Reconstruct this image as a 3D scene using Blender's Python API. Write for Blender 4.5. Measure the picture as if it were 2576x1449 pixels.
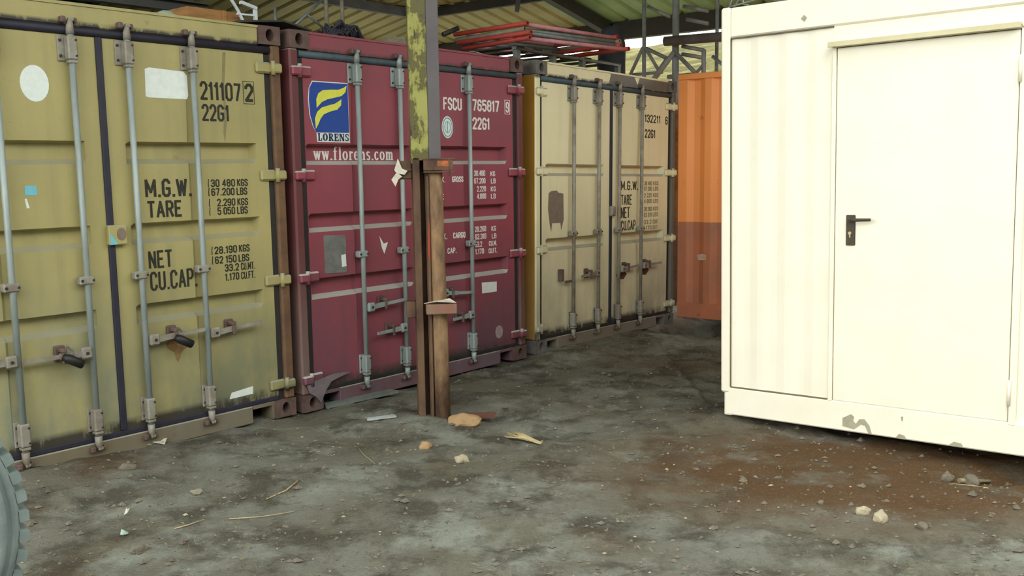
import bpy, bmesh, math, random
from mathutils import Vector, noise

# ------------------------------------------------------------------ reset
for o in list(bpy.data.objects):
    bpy.data.objects.remove(o, do_unlink=True)
scene = bpy.context.scene
COL = scene.collection
rnd = random.Random(7)

# ------------------------------------------------------------------ camera
PITCH, ROLL, CAMH, FPX = math.radians(7.04), math.radians(-0.81), 1.648, 2394.0
cam_d = bpy.data.cameras.new('camera')
cam = bpy.data.objects.new('camera', cam_d)
COL.objects.link(cam)
cam_d.sensor_width = 36.0
cam_d.lens = 36.0 * FPX / 2576.0
cam_d.clip_end = 500
from mathutils import Matrix
fw = Vector((0, math.cos(PITCH), -math.sin(PITCH)))
rt0 = Vector((1, 0, 0)); up0 = rt0.cross(fw)
rt = rt0 * math.cos(ROLL) + up0 * math.sin(ROLL)
up = up0 * math.cos(ROLL) - rt0 * math.sin(ROLL)
m = Matrix((rt, up, -fw)).transposed().to_4x4()
m.translation = Vector((0, 0, CAMH))
cam.matrix_world = m
scene.camera = cam

# ------------------------------------------------------------------ sky, sun, exposure
world = bpy.data.worlds.new('overcast_sky')
scene.world = world
world.use_nodes = True
bg = world.node_tree.nodes['Background']
bg.inputs[0].default_value = (0.96, 1.0, 0.96, 1)
bg.inputs[1].default_value = 4.8
vs = scene.view_settings
vs.view_transform = 'Standard'
vs.look = 'None'
vs.gamma = 1.0
vs.use_curve_mapping = False
vs.exposure = 0.0

# ------------------------------------------------------------------ frames of the place
D1 = Vector((0.7855, -0.619, 0))      # along the cabin wall, away from the containers
D2 = Vector((0.619, 0.7855, 0))       # along the row of containers
E1 = -D1
FR = {  # origin x,y,z, yaw, tilt of each big thing
    'A': (-2.3064, 5.4834, 0.006, math.radians(49.5), math.radians(-0.08)),
    'B': (-0.6841, 7.3719, 0.002, math.radians(50.0), math.radians(0.06)),
    'C': (0.9610, 9.3487, -0.012, math.radians(50.563), math.radians(0.946)),
    'K': (1.3658, 6.1172, 0.0377, math.radians(-38.244), math.radians(-0.76)),
    'D': (1.800, 10.280, 0.040, math.radians(-38.244), 0.0),
}
def W(k, u, z, d=0.0):
    """local (across, up, outwards) of a big thing -> world"""
    x, y, z0, a, t = FR[k]
    U = Vector((math.cos(a), math.sin(a), 0)); N = Vector((math.sin(a), -math.cos(a), 0))
    return Vector((x, y, z0)) + U * (u * math.cos(t) + z * math.sin(t)) + Vector((0, 0, z * math.cos(t) - u * math.sin(t))) + N * d
def ST(s, t, z):
    return D2 * s + E1 * t + Vector((0, 0, z))

# ------------------------------------------------------------------ mesh collector
class MB:
    def __init__(self):
        self.v = []; self.f = []; self.m = []; self.mi = 0; self.smooth = []
        self.sm = False
    def face(self, idx):
        self.f.append(tuple(idx)); self.m.append(self.mi); self.smooth.append(self.sm)
    def add(self, vs, fs):
        b = len(self.v)
        self.v += [tuple(p) for p in vs]
        for q in fs: self.face([b + i for i in q])
        return self
    def box(self, x0, x1, y0, y1, z0, z1, ch=0.0):
        if x0 > x1: x0, x1 = x1, x0
        if y0 > y1: y0, y1 = y1, y0
        if z0 > z1: z0, z1 = z1, z0
        if ch <= 0:
            vs = [(x, y, z) for z in (z0, z1) for y in (y0, y1) for x in (x0, x1)]
            return self.add(vs, [(0,2,3,1),(4,5,7,6),(0,1,5,4),(2,6,7,3),(0,4,6,2),(1,3,7,5)])
        # chamfered box: three nested rings
        c = min(ch, (x1-x0)*.49, (y1-y0)*.49, (z1-z0)*.49)
        vs = []
        for X, Y, Z in ((0,c,c),(c,0,c),(c,c,0)):
            vs += [(x0+X if i == 0 else x1-X, y0+Y if j == 0 else y1-Y, z0+Z if k == 0 else z1-Z)
                   for k in (0,1) for j in (0,1) for i in (0,1)]
        bm = bmesh.new()
        for p in vs: bm.verts.new(p)
        r = bmesh.ops.convex_hull(bm, input=bm.verts)
        bm.verts.index_update()
        self.add([v.co[:] for v in bm.verts], [[v.index for v in f.verts] for f in bm.faces])
        bm.free(); return self
    def bar(self, a, b, w, h, up=(0,0,1)):
        a = Vector(a); b = Vector(b); t = (b-a).normalized(); upv = Vector(up)
        if abs(t.dot(upv)) > .98: upv = Vector((1,0,0))
        s = t.cross(upv).normalized(); n = s.cross(t)
        vs = [p + s*(i*w/2) + n*(j*h/2) for p in (a, b) for i, j in ((-1,-1),(1,-1),(1,1),(-1,1))]
        return self.add(vs, [(0,1,2,3),(7,6,5,4),(0,4,5,1),(1,5,6,2),(2,6,7,3),(3,7,4,0)])
    def tube(self, pts, r, n=10, cap=True, hollow=False):
        pts = [Vector(p) for p in pts]
        rs = r if isinstance(r, (list, tuple)) else [r]*len(pts)
        ring = []; s = None
        for i, p in enumerate(pts):
            t = (pts[min(i+1, len(pts)-1)] - pts[max(i-1, 0)]).normalized()
            if s is None:
                u = Vector((0,0,1)) if abs(t.z) < .9 else Vector((1,0,0))
                s = t.cross(u).normalized()
            s = (s - t*s.dot(t)).normalized(); q = t.cross(s)
            ring.append([p + (s*math.cos(2*math.pi*k/n) + q*math.sin(2*math.pi*k/n))*rs[i] for k in range(n)])
        base = len(self.v)
        for R in ring: self.v += [tuple(p) for p in R]
        old = self.sm; self.sm = True
        for i in range(len(pts)-1):
            for k in range(n):
                a = base+i*n+k; b = base+i*n+(k+1)%n
                self.face((a, b, b+n, a+n))
        self.sm = old
        if hollow:
            for i, end in ((0, pts[0]), (len(pts)-1, pts[-1])):
                b2 = len(self.v)
                ins = (pts[1]-pts[0]).normalized()*.05 if i == 0 else (pts[-2]-pts[-1]).normalized()*.05
                self.v += [tuple(end + (p-end)*.72) for p in ring[i]]
                self.v += [tuple(end + ins + (p-end)*.72) for p in ring[i]]
                for k in range(n):
                    self.face((base+i*n+k, base+i*n+(k+1)%n, b2+(k+1)%n, b2+k))
                    self.face((b2+k, b2+(k+1)%n, b2+n+(k+1)%n, b2+n+k))
                self.face([b2+n+k for k in range(n)])
        elif cap:
            self.face([base+k for k in range(n)][::-1]); self.face([base+(len(pts)-1)*n+k for k in range(n)])
        return self
    def poly(self, pts, y0, y1):
        """prism from an (x,z) outline between y0 (front) and y1"""
        n = len(pts)
        vs = [(x, y0, z) for x, z in pts] + [(x, y1, z) for x, z in pts]
        fs = [tuple(range(n)), tuple(range(2*n-1, n-1, -1))]
        fs += [(i, i+n, (i+1)%n+n, (i+1)%n) for i in range(n)]
        return self.add(vs, fs)
    def build(self, name, mat, parent=None, fix=True):
        me = bpy.data.meshes.new(name)
        me.from_pydata(self.v, [], self.f)
        mats = mat if isinstance(mat, (list, tuple)) else [mat]
        for q in mats: me.materials.append(q)
        me.polygons.foreach_set('material_index', self.m)
        me.polygons.foreach_set('use_smooth', self.smooth)
        if fix:
            bm = bmesh.new(); bm.from_mesh(me)
            bmesh.ops.recalc_face_normals(bm, faces=bm.faces)
            bm.to_mesh(me); bm.free()
        me.update()
        o = bpy.data.objects.new(name, me)
        COL.objects.link(o)
        if parent: o.parent = parent
        return o
def tag(o, label=None, cat=None, group=None, kind=None):
    if label: o['label'] = label
    if cat: o['category'] = cat
    if group: o['group'] = group
    if kind: o['kind'] = kind
    return o
def empty(name, loc=(0,0,0), rz=0, ry=0):
    o = bpy.data.objects.new(name, None)
    o.empty_display_size = .2
    o.location = loc; o.rotation_euler = (0, ry, rz)
    COL.objects.link(o); return o

# ------------------------------------------------------------------ materials
def lin(c):
    return tuple(((v/255)/12.92 if v/255 <= .04045 else ((v/255+.055)/1.055)**2.4) for v in c[:3]) + (1,)
class NT:
    def __init__(self, name):
        self.mat = bpy.data.materials.new(name); self.mat.use_nodes = True
        self.t = self.mat.node_tree; self.b = self.t.nodes['Principled BSDF']
        self.co = None
    def n(self, typ, **kw):
        x = self.t.nodes.new(typ)
        for k, v in kw.items(): setattr(x, k, v)
        return x
    def l(self, a, b): self.t.links.new(a, b)
    def coords(self, scale=(1,1,1)):
        if self.co is None: self.co = self.n('ShaderNodeTexCoord')
        mp = self.n('ShaderNodeMapping'); mp.inputs['Scale'].default_value = scale
        self.l(self.co.outputs['Object'], mp.inputs['Vector']); return mp.outputs[0]
    def noise(self, scale, detail=6, rough=.6, stretch=(1,1,1), lo=.4, hi=.6):
        x = self.n('ShaderNodeTexNoise'); x.inputs['Scale'].default_value = scale
        x.inputs['Detail'].default_value = detail; x.inputs['Roughness'].default_value = rough
        self.l(self.coords(stretch), x.inputs['Vector'])
        r = self.n('ShaderNodeMapRange'); r.inputs['From Min'].default_value = lo; r.inputs['From Max'].default_value = hi
        self.l(x.outputs['Fac'], r.inputs['Value']); return r.outputs[0]
    def math(self, op, a, b=None):
        x = self.n('ShaderNodeMath', operation=op); x.use_clamp = False
        for i, q in enumerate((a, b)):
            if q is None: continue
            if isinstance(q, (int, float)): x.inputs[i].default_value = q
            else: self.l(q, x.inputs[i])
        return x.outputs[0]
    def mix(self, fac, a, b):
        x = self.n('ShaderNodeMix', data_type='RGBA')
        for sock, q in ((x.inputs[0], fac), (x.inputs[6], a), (x.inputs[7], b)):
            if isinstance(q, (int, float)): sock.default_value = q
            elif isinstance(q, tuple): sock.default_value = q
            else: self.l(q, sock)
        return x.outputs[2]
    def bump(self, h, strength=.3, dist=.01):
        x = self.n('ShaderNodeBump'); x.inputs['Strength'].default_value = strength; x.inputs['Distance'].default_value = dist
        self.l(h, x.inputs['Height']); self.l(x.outputs[0], self.b.inputs['Normal'])
    def done(self, col, rough=.6, metal=0.0, spec=.5):
        if isinstance(col, tuple): self.b.inputs['Base Color'].default_value = col
        else: self.l(col, self.b.inputs['Base Color'])
        if isinstance(rough, (int, float)): self.b.inputs['Roughness'].default_value = rough
        else: self.l(rough, self.b.inputs['Roughness'])
        self.b.inputs['Metallic'].default_value = metal
        self.b.inputs['Specular IOR Level'].default_value = spec
        return self.mat
DUST = lin((128,124,112)); RUST = lin((92,52,34))
def paint(name, base, stain, rust=.35, dust=.8, splash=.6, var=.5, rough=.5, streak=.45, dustcol=DUST, grime=0, ledge=(150,150,138)):
    k = NT(name)
    c = k.mix(k.math('MULTIPLY', k.noise(1.3, 6, .6, lo=.35, hi=.7), var), lin(base), lin(stain))
    c = k.mix(k.math('MULTIPLY', k.noise(9, 3, .55, (1,1,.06), .5, .75), streak), c, lin(stain))
    c = k.mix(k.math('MULTIPLY', k.noise(30, 4, .6, lo=.55, hi=.8), .25), c, lin(stain))
    if rust:
        c = k.mix(k.math('MULTIPLY', k.noise(5, 9, .7, lo=.66, hi=.74), rust), c, RUST)
    if splash:      # dried mud splashes with ragged upper edges
        co = k.n('ShaderNodeTexCoord'); sx = k.n('ShaderNodeSeparateXYZ'); k.l(co.outputs['Object'], sx.inputs[0])
        h = k.n('ShaderNodeMapRange'); h.inputs['From Min'].default_value = 1.25; h.inputs['From Max'].default_value = .05
        k.l(sx.outputs['Z'], h.inputs['Value'])
        f = k.n('ShaderNodeClamp'); k.l(k.math('MULTIPLY', k.math('MULTIPLY', h.outputs[0], k.noise(2.2, 7, .65, (1,1,.5), .32, .62)), splash), f.inputs[0]); f = f.outputs[0]
        c = k.mix(f, c, dustcol)
    if grime:       # black soot rubbed along the seals
        co = k.n('ShaderNodeTexCoord'); sx = k.n('ShaderNodeSeparateXYZ'); k.l(co.outputs['Object'], sx.inputs[0])
        for zc, wd in ((2.463, .034), (.150, .075)):
            d_ = k.math('ABSOLUTE', k.math('SUBTRACT', sx.outputs['Z'], zc))
            mr = k.n('ShaderNodeMapRange'); mr.inputs['From Min'].default_value = wd; mr.inputs['From Max'].default_value = 0
            k.l(d_, mr.inputs['Value'])
            ff = k.math('MULTIPLY', k.math('MULTIPLY', mr.outputs[0], k.noise(7, 6, .7, (1,1,.4), .36, .52)), 2.2*grime)
            cl = k.n('ShaderNodeClamp'); k.l(ff, cl.inputs[0])
            c = k.mix(cl.outputs[0], c, lin((62,58,50)))
    if dust:        # dust lies on ledges
        g = k.n('ShaderNodeNewGeometry'); s = k.n('ShaderNodeSeparateXYZ'); k.l(g.outputs['Normal'], s.inputs[0])
        r = k.n('ShaderNodeMapRange'); r.inputs['From Min'].default_value = .25; r.inputs['From Max'].default_value = .6
        k.l(s.outputs['Z'], r.inputs['Value'])
        c = k.mix(k.math('MULTIPLY', r.outputs[0], dust), c, lin(ledge))
    k.bump(k.noise(6, 5, .6, lo=.2, hi=.8), .12, .01)
    return k.done(c, rough, spec=.35)
def plain(name, base, alt=None, scale=8, amt=.6, rough=.6, metal=0., lo=.4, hi=.65, stretch=(1,1,1), bump=.0, spec=.4):
    k = NT(name)
    if alt is None: alt = tuple(v*.8 for v in base)
    c = k.mix(k.math('MULTIPLY', k.noise(scale, 6, .65, stretch, lo, hi), amt), lin(base), lin(alt))
    if bump: k.bump(k.noise(scale*2, 6, .65, stretch, .2, .8), bump, .01)
    return k.done(c, rough, metal, spec)

M = {}
M['yel'] = paint('mustard_yellow_paint', (170,158,104), (134,127,88), rust=.55, splash=.95, dust=.55, grime=.9, dustcol=lin((104,110,94)))
M['yel_sill'] = paint('mustard_sill_paint', (112,100,74), (90,80,62), rust=.6, splash=.6)
M['mar'] = paint('maroon_paint', (150,72,82), (126,68,78), rust=.15, splash=.9, var=.8, dust=.95, ledge=(176,176,168), grime=.5, dustcol=lin((92,78,88)))
M['mar_dark'] = paint('maroon_frame_paint', (104,54,56), (86,56,54), rust=.5, splash=.6)
M['pale'] = paint('pale_yellow_paint', (228,220,180), (208,198,160), rust=.35, grime=.7, splash=.9, dustcol=lin((142,142,126)))
M['ochre'] = paint('ochre_paint', (176,128,48), (130,92,48), rust=.7, splash=.3)
M['frame_grey'] = paint('worn_grey_frame', (108,104,92), (84,80,74), rust=.6, splash=.5)
M['cast'] = plain('casting_brown_grey', (104,84,78), (78,56,50), 14, .8, .7, bump=.2)
M['gasket_navy'] = plain('navy_rubber', (36,34,50), (48,47,56), 6, .7, .6)
M['gasket_grey'] = plain('grey_rubber', (72,88,94), (54,62,70), 8, .7, .6)
M['gasket_black'] = plain('black_rubber', (38,36,36), (54,48,44), 8, .7, .7)
M['rod'] = plain('galvanised_rod', (158,168,166), (122,128,122), 10, .7, .5, .25, stretch=(1,1,.2))
M['rod_warm'] = plain('dirty_galvanised', (150,146,134), (112,98,84), 10, .7, .6, .15)
M['bolt'] = plain('dark_bolt', (46,40,38), (66,50,40), 20, .6, .6)
M['stencil'] = plain('black_stencil_paint', (40,38,28), (84,78,50), 40, .6, .7, lo=.52, hi=.75)
M['stencil_pale'] = plain('worn_black_stencil', (58,54,40), (130,122,84), 30, .8, .7, lo=.5, hi=.7)
M['white_paint'] = plain('white_stencil_paint', (226,222,216), (190,160,160), 40, .5, .7, lo=.55, hi=.75)
M['sticker_white'] = plain('white_sticker', (222,228,222), (200,206,200), 20, .5, .6)
M['sticker_grey'] = plain('grey_metal_plate', (128,130,126), (96,98,96), 12, .8, .5, .2)
M['sticker_blue'] = plain('light_blue_sticker', (104,176,190), (130,190,200), 20, .5, .6)
M['logo_blue'] = plain('logo_blue', (28,66,148), (40,76,150), 12, .6, .6)
M['logo_yellow'] = plain('logo_yellow', (222,222,78), (210,210,90), 12, .6, .6)
M['logo_navy'] = plain('logo_navy', (22,42,70), (30,50,80), 12, .6, .6)
M['brownplate'] = plain('brown_residue', (128,112,98), (112,98,86), 20, .7, .8)
M['padlock'] = plain('black_padlock', (26,26,26), (40,36,34), 20, .6, .5)
def orange_brown_mat():
    k = NT('orange_brown_below')
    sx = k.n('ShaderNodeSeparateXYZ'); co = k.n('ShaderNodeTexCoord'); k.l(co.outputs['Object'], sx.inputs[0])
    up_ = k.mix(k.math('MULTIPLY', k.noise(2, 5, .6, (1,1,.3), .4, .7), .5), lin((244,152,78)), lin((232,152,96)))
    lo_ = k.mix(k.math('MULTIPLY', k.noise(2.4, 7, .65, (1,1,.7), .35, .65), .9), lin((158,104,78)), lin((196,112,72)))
    st = k.n('ShaderNodeMath', operation='LESS_THAN'); k.l(sx.outputs['Z'], st.inputs[0]); st.inputs[1].default_value = 1.035  # browner colour below a level line, orange above
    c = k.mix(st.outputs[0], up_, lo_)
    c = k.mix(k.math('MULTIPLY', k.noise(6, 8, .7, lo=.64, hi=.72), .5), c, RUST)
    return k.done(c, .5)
M['orange'] = orange_brown_mat()
M['cabin'] = plain('cream_white_enamel', (244,237,218), (236,228,206), 3, .6, .35, lo=.4, hi=.7)
M['cabin_trim'] = plain('cream_trim', (214,204,166), (190,180,140), 6, .5, .5)
M['cabin_chip'] = plain('chipped_primer', (172,166,142), (150,144,122), 20, .7, .8)
M['handle_dark'] = plain('dark_bronze_handle', (62,52,36), (84,74,54), 30, .6, .5)
M['brass'] = plain('worn_brass', (186,170,124), (150,136,100), 30, .6, .4, .5)
M['seam'] = plain('dark_seam', (116,108,84), (90,84,66), 20, .5, .8)

# ================================================================== THE SETTING
def smooth(a, b, x):
    t = max(0, min(1, (x-a)/(b-a))); return t*t*(3-2*t)
def gz(x, y):
    p = Vector((x, y, 0))
    near = 1.0 if -7 < x < 8 and 0 < y < 14 else 0.0
    h = noise.noise(p*.55)*.045 + noise.noise(p*1.7 + Vector((5,3,0)))*.022
    if near:
        h += noise.noise(p*4.0)*.018 + noise.noise(p*11.0)*.010 + noise.noise(p*27.0)*.0045
        h -= max(0, noise.noise(p*3.1 + Vector((9,1,4))) - .25)*.05
    h -= .012
    # dirt banked against the doors of the yellow container and round the post
    h += .05*math.exp(-(((x+2.6)**2)/2.2 + ((y-5.2)**2)/.5))
    h += .03*math.exp(-(((x+.55)**2 + (y-6.2)**2)/.10))
    h += .045*math.exp(-(((x-.35)**2)/.25 + ((y-8.5)**2)/.12))
    # hollow in front of the orange container, and under the cabin
    h -= .45*math.exp(-(((x-2.15)**2)/.30 + ((y-10.2)**2)/.20))
    h -= .10*math.exp(-(((x-2.75)**2)/.18 + ((y-5.0)**2)/.03))
    h -= .03*smooth(.1, .5, (Vector((x,y,0)) - Vector((1.366,6.117,0))).dot(D2))*(1 if x > 1.4 and y < 9 else 0)
    return h
def axis(lo, hi, d0, d1, step, far):
    a = [d0 + i*step for i in range(int((d1-d0)/step)+1)]
    x, s = d0, step
    while x > lo: s *= 1.35; x -= s; a.insert(0, x)
    x, s = a[-1], step
    while x < hi: s *= 1.35; x += s; a.append(x)
    return a
def soil_material():
    k = NT('dirt_floor')
    grey = lin((132,132,121)); brown = lin((104,78,52)); dark = lin((82,77,66)); ash = lin((156,160,148))
    c = k.mix(k.noise(.9, 7, .62, lo=.42, hi=.62), grey, lin((119,114,98)))
    c = k.mix(k.math('MULTIPLY', k.noise(1.6, 8, .65, lo=.50, hi=.62), .85), c, ash)
    c = k.mix(k.math('MULTIPLY', k.noise(2.7, 9, .7, lo=.47, hi=.60), .85), c, dark)
    # reddish-brown earth churned up beside the cabin
    co = k.n('ShaderNodeTexCoord'); vd = k.n('ShaderNodeVectorMath', operation='DISTANCE')
    mp = k.n('ShaderNodeMapping'); k.l(co.outputs['Object'], mp.inputs[0]); mp.inputs['Location'].default_value = (0,0,0)
    mp.inputs['Rotation'].default_value = (0,0,math.radians(38.2)); mp.inputs['Scale'].default_value = (.55,1,0)
    k.l(mp.outputs[0], vd.inputs[0])
    # cabin edge patch centre (2.0,5.1) rotated into the mapped frame
    a = math.radians(38.2); px, py = 2.05*.55, 5.05
    vd.inputs[1].default_value = (px*math.cos(a)-py*math.sin(a), px*math.sin(a)+py*math.cos(a), 0)
    r = k.n('ShaderNodeMapRange'); r.inputs['From Min'].default_value = 1.15; r.inputs['From Max'].default_value = .55
    k.l(vd.outputs['Value'], r.inputs['Value'])
    f = k.math('MULTIPLY', r.outputs[0], k.noise(2.0, 8, .65, lo=.3, hi=.5))
    c = k.mix(k.math('MULTIPLY', f, .95), c, brown)
    c = k.mix(k.math('MULTIPLY', k.noise(.7, 4, .6, lo=.56, hi=.66), .45), c, brown)
    c = k.mix(k.math('MULTIPLY', k.noise(70, 4, .7, lo=.55, hi=.8), .5), c, lin((168,160,140)))
    c = k.mix(k.math('MULTIPLY', k.noise(45, 5, .7, lo=.55, hi=.75), .5), c, dark)
    k.bump(k.math('ADD', k.noise(22, 8, .7, lo=.2, hi=.8), k.noise(90, 4, .7, lo=.2, hi=.8)), .9, .012)
    return k.done(c, .95, spec=.1)
M['soil'] = soil_material()
gx = axis(-60, 60, -4.6, 4.4, .026, 0); gy = axis(-45, 75, 3.2, 11.2, .03, 0)
g = MB(); g.sm = True
for y in gy:
    for x in gx: g.v.append((x, y, gz(x, y)))
nx = len(gx)
for j in range(len(gy)-1):
    for i in range(nx-1):
        a = j*nx+i; g.face((a, a+1, a+1+nx, a+nx))
tag(g.build('floor', M['soil'], fix=False), 'trampled grey-brown earth floor of the open shed', 'floor', kind='structure')

# hillside of dry grass beyond the eave
def hill_mat():
    k = NT('dry_grass_hillside')
    c = k.mix(k.noise(.8, 8, .7, (.35,.35,1.6), .35, .6), lin((104,98,64)), lin((66,64,40)))
    c = k.mix(k.math('MULTIPLY', k.noise(3.0, 6, .7, (.3,.3,2), .5, .7), .8), c, lin((128,120,84)))
    return k.done(c, .95, spec=.05)
M['hill'] = hill_mat()
hb = MB(); hb.sm = True
HN = 60
for j in range(HN+1):
    for i in range(HN+1):
        s = 20 + 34*j/HN; t = -26 + 70*i/HN
        z = -.1 + (s-20)*.40*smooth(20, 27, s) + noise.noise(Vector((s*.2, t*.2, 2)))*.5 + noise.noise(Vector((s*.9, t*.9, 7)))*.25
        if s > 38: z -= (s-38)*.34
        hb.v.append(tuple(ST(s, t, z)))
for j in range(HN):
    for i in range(HN):
        a = j*(HN+1)+i; hb.face((a, a+1, a+HN+2, a+HN+1))
tag(hb.build('hillside', M['hill']), 'sunlit dry grass hillside seen under the far eave', 'hillside', kind='structure')

# ---- hipped sheet roof
ZE, SE, TE, KR = 3.72, 12.307, 11.74, .20
M['sheet_tan'] = plain('olive_roof_sheet', (182,176,124), (154,146,100), 1.5, .7, .6, stretch=(1,1,1))
M['sheet_green'] = plain('green_roof_sheet', (158,190,136), (120,156,108), 1.5, .7, .6)
M['sheet_teal'] = plain('dark_teal_roof_sheet', (58,84,80), (44,62,60), 1.5, .7, .6)
M['steel_dark'] = plain('dark_steel_section', (50,52,50), (70,62,54), 6, .7, .6, .1)
M['steel_grey'] = plain('grey_steel_section', (104,106,110), (80,80,84), 6, .7, .6, .1)
roof = empty('ceiling', ST(2, 2, ZE)); tag(roof, 'hipped shed roof of ribbed metal sheets on dark steel purlins', 'roof', kind='structure')
rinv = -ST(2, 2, ZE)
S0, T0 = -1.6, 1.0        # open edges of the roof behind the camera and to the right
RIB = [0, .10, .13, .17, .20]; RZ = [0, 0, .045, .045, 0]
def sheet(kind, a0, width, mat):
    """one long roofing sheet; kind 'R' falls along s, 'L' falls along t"""
    mb = MB(); prof = []
    n = int(round(width/.3))
    for r in range(n):
        for q, z in zip(RIB, RZ): prof.append((a0 + r*.3 + q, z))
    prof.append((a0 + width + .005, 0))
    off = SE - TE
    cols = []
    for a, z in prof:
        if kind == 'R': b0, b1 = max(S0, a + off), SE + .25
        else: b0, b1 = max(T0, a - off), TE + .25
        b0 = min(b0, b1 - .02); cols.append((a, b0, b1, z))
    for a, b0, b1, z in cols:
        for b in (b0, b1):
            zz = ZE + KR*((SE if kind == 'R' else TE) - b) + z + .06
            p = (ST(b, a, zz) if kind == 'R' else ST(a, b, zz)) + rinv
            mb.v.append(tuple(p))
    for i in range(len(cols)-1):
        mb.face((2*i, 2*i+1, 2*i+3, 2*i+2))
    return mb.build('roof_sheet', mat, roof, fix=False)
t = T0; i = 0
while t < TE - .1:
    w = .9
    mt = M['sheet_green'] if t < 7.4 else M['sheet_tan']
    if t < 4.5 and i % 3 == 0: mt = M['sheet_teal']
    sheet('R', t, w, mt); t += w; i += 1
s = S0; i = 0
while s < SE - .1:
    sheet('L', s, .9, M['sheet_tan'] if s > 6 else M['sheet_teal']); s += .9; i += 1
for dist in (1.52, 4.5, 7.5, 10.5):
    z = ZE + KR*dist - .02
    mb = MB(); mb.bar(ST(SE-dist, T0, z)+rinv, ST(SE-dist, TE-dist, z)+rinv, .08, .13); mb.build('purlin', M['steel_dark'], roof)
    mb = MB(); mb.bar(ST(S0, TE-dist, z)+rinv, ST(SE-dist, TE-dist, z)+rinv, .08, .13); mb.build('purlin', M['steel_grey' if dist < 2 else 'steel_dark'], roof)
mb = MB(); mb.bar(ST(SE, T0, ZE-.06)+rinv, ST(SE, TE, ZE-.06)+rinv, .14, .24); mb.build('eave_beam', M['steel_dark'], roof)
mb = MB(); mb.bar(ST(S0, TE, ZE-.06)+rinv, ST(SE, TE, ZE-.06)+rinv, .14, .24); mb.build('eave_beam', M['steel_dark'], roof)
for tt in (7.72, 3.4, 1.1):
    mb = MB(); s_up = max(S0, tt + SE - TE)
    mb.bar(ST(s_up, tt, ZE + KR*(SE-s_up) - .06)+rinv, ST(SE, tt, ZE-.06)+rinv, .12, .17); mb.build('rafter', M['steel_dark'], roof)
for ss in (5.6, 1.2):
    mb = MB(); t_up = max(T0, ss - SE + TE)
    mb.bar(ST(ss, t_up, ZE + KR*(TE-t_up) - .06)+rinv, ST(ss, TE, ZE-.06)+rinv, .12, .17); mb.build('rafter', M['steel_dark'], roof)
mb = MB(); mb.bar(ST(S0, S0-SE+TE, ZE+KR*(SE-S0)-.06)+rinv, ST(SE, TE, ZE-.06)+rinv, .12, .17); mb.build('hip_rafter', M['steel_dark'], roof)
hb_ = MB(); hb_.bar(Vector((.10,11.0,3.42))+rinv, Vector((.22,11.05,4.35))+rinv, .07, .05); hb_.build('hanger_bar', M['steel_dark'], roof)
# ribbed back wall of the shed behind the containers
M['wall_sheet'] = plain('weathered_wall_sheet', (86,88,80), (66,66,60), 2, .7, .7)
mb = MB()
s = -6.0
while s < 9.0:
    for q, y in zip(RIB, RZ):
        mb.v.append(tuple(ST(s+q, TE+.1-y, -.1))); mb.v.append(tuple(ST(s+q, TE+.1-y, ZE+.05)))
    s += .3
for i in range(len(mb.v)//2-1): mb.face((2*i, 2*i+2, 2*i+3, 2*i+1))
tag(mb.build('wall_back', M['wall_sheet'], fix=False), 'weathered ribbed sheet wall behind the shipping containers', 'wall', kind='structure')

# added ribbed wall, unseen right of the camera, shades the container fronts
mb = MB(); s = -9.0
while s < 16.0:
    for q, y in zip(RIB, RZ):
        mb.v.append(tuple(ST(s+q, -3.2+y, -.1))); mb.v.append(tuple(ST(s+q, -3.2+y, 4.8)))
    s += .3
for i in range(len(mb.v)//2-1): mb.face((2*i, 2*i+2, 2*i+3, 2*i+1))
tag(mb.build('added_shade_wall', M['wall_sheet'], fix=False), 'added ribbed sheet wall out of view, shading the container fronts', 'wall', kind='structure')

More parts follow.
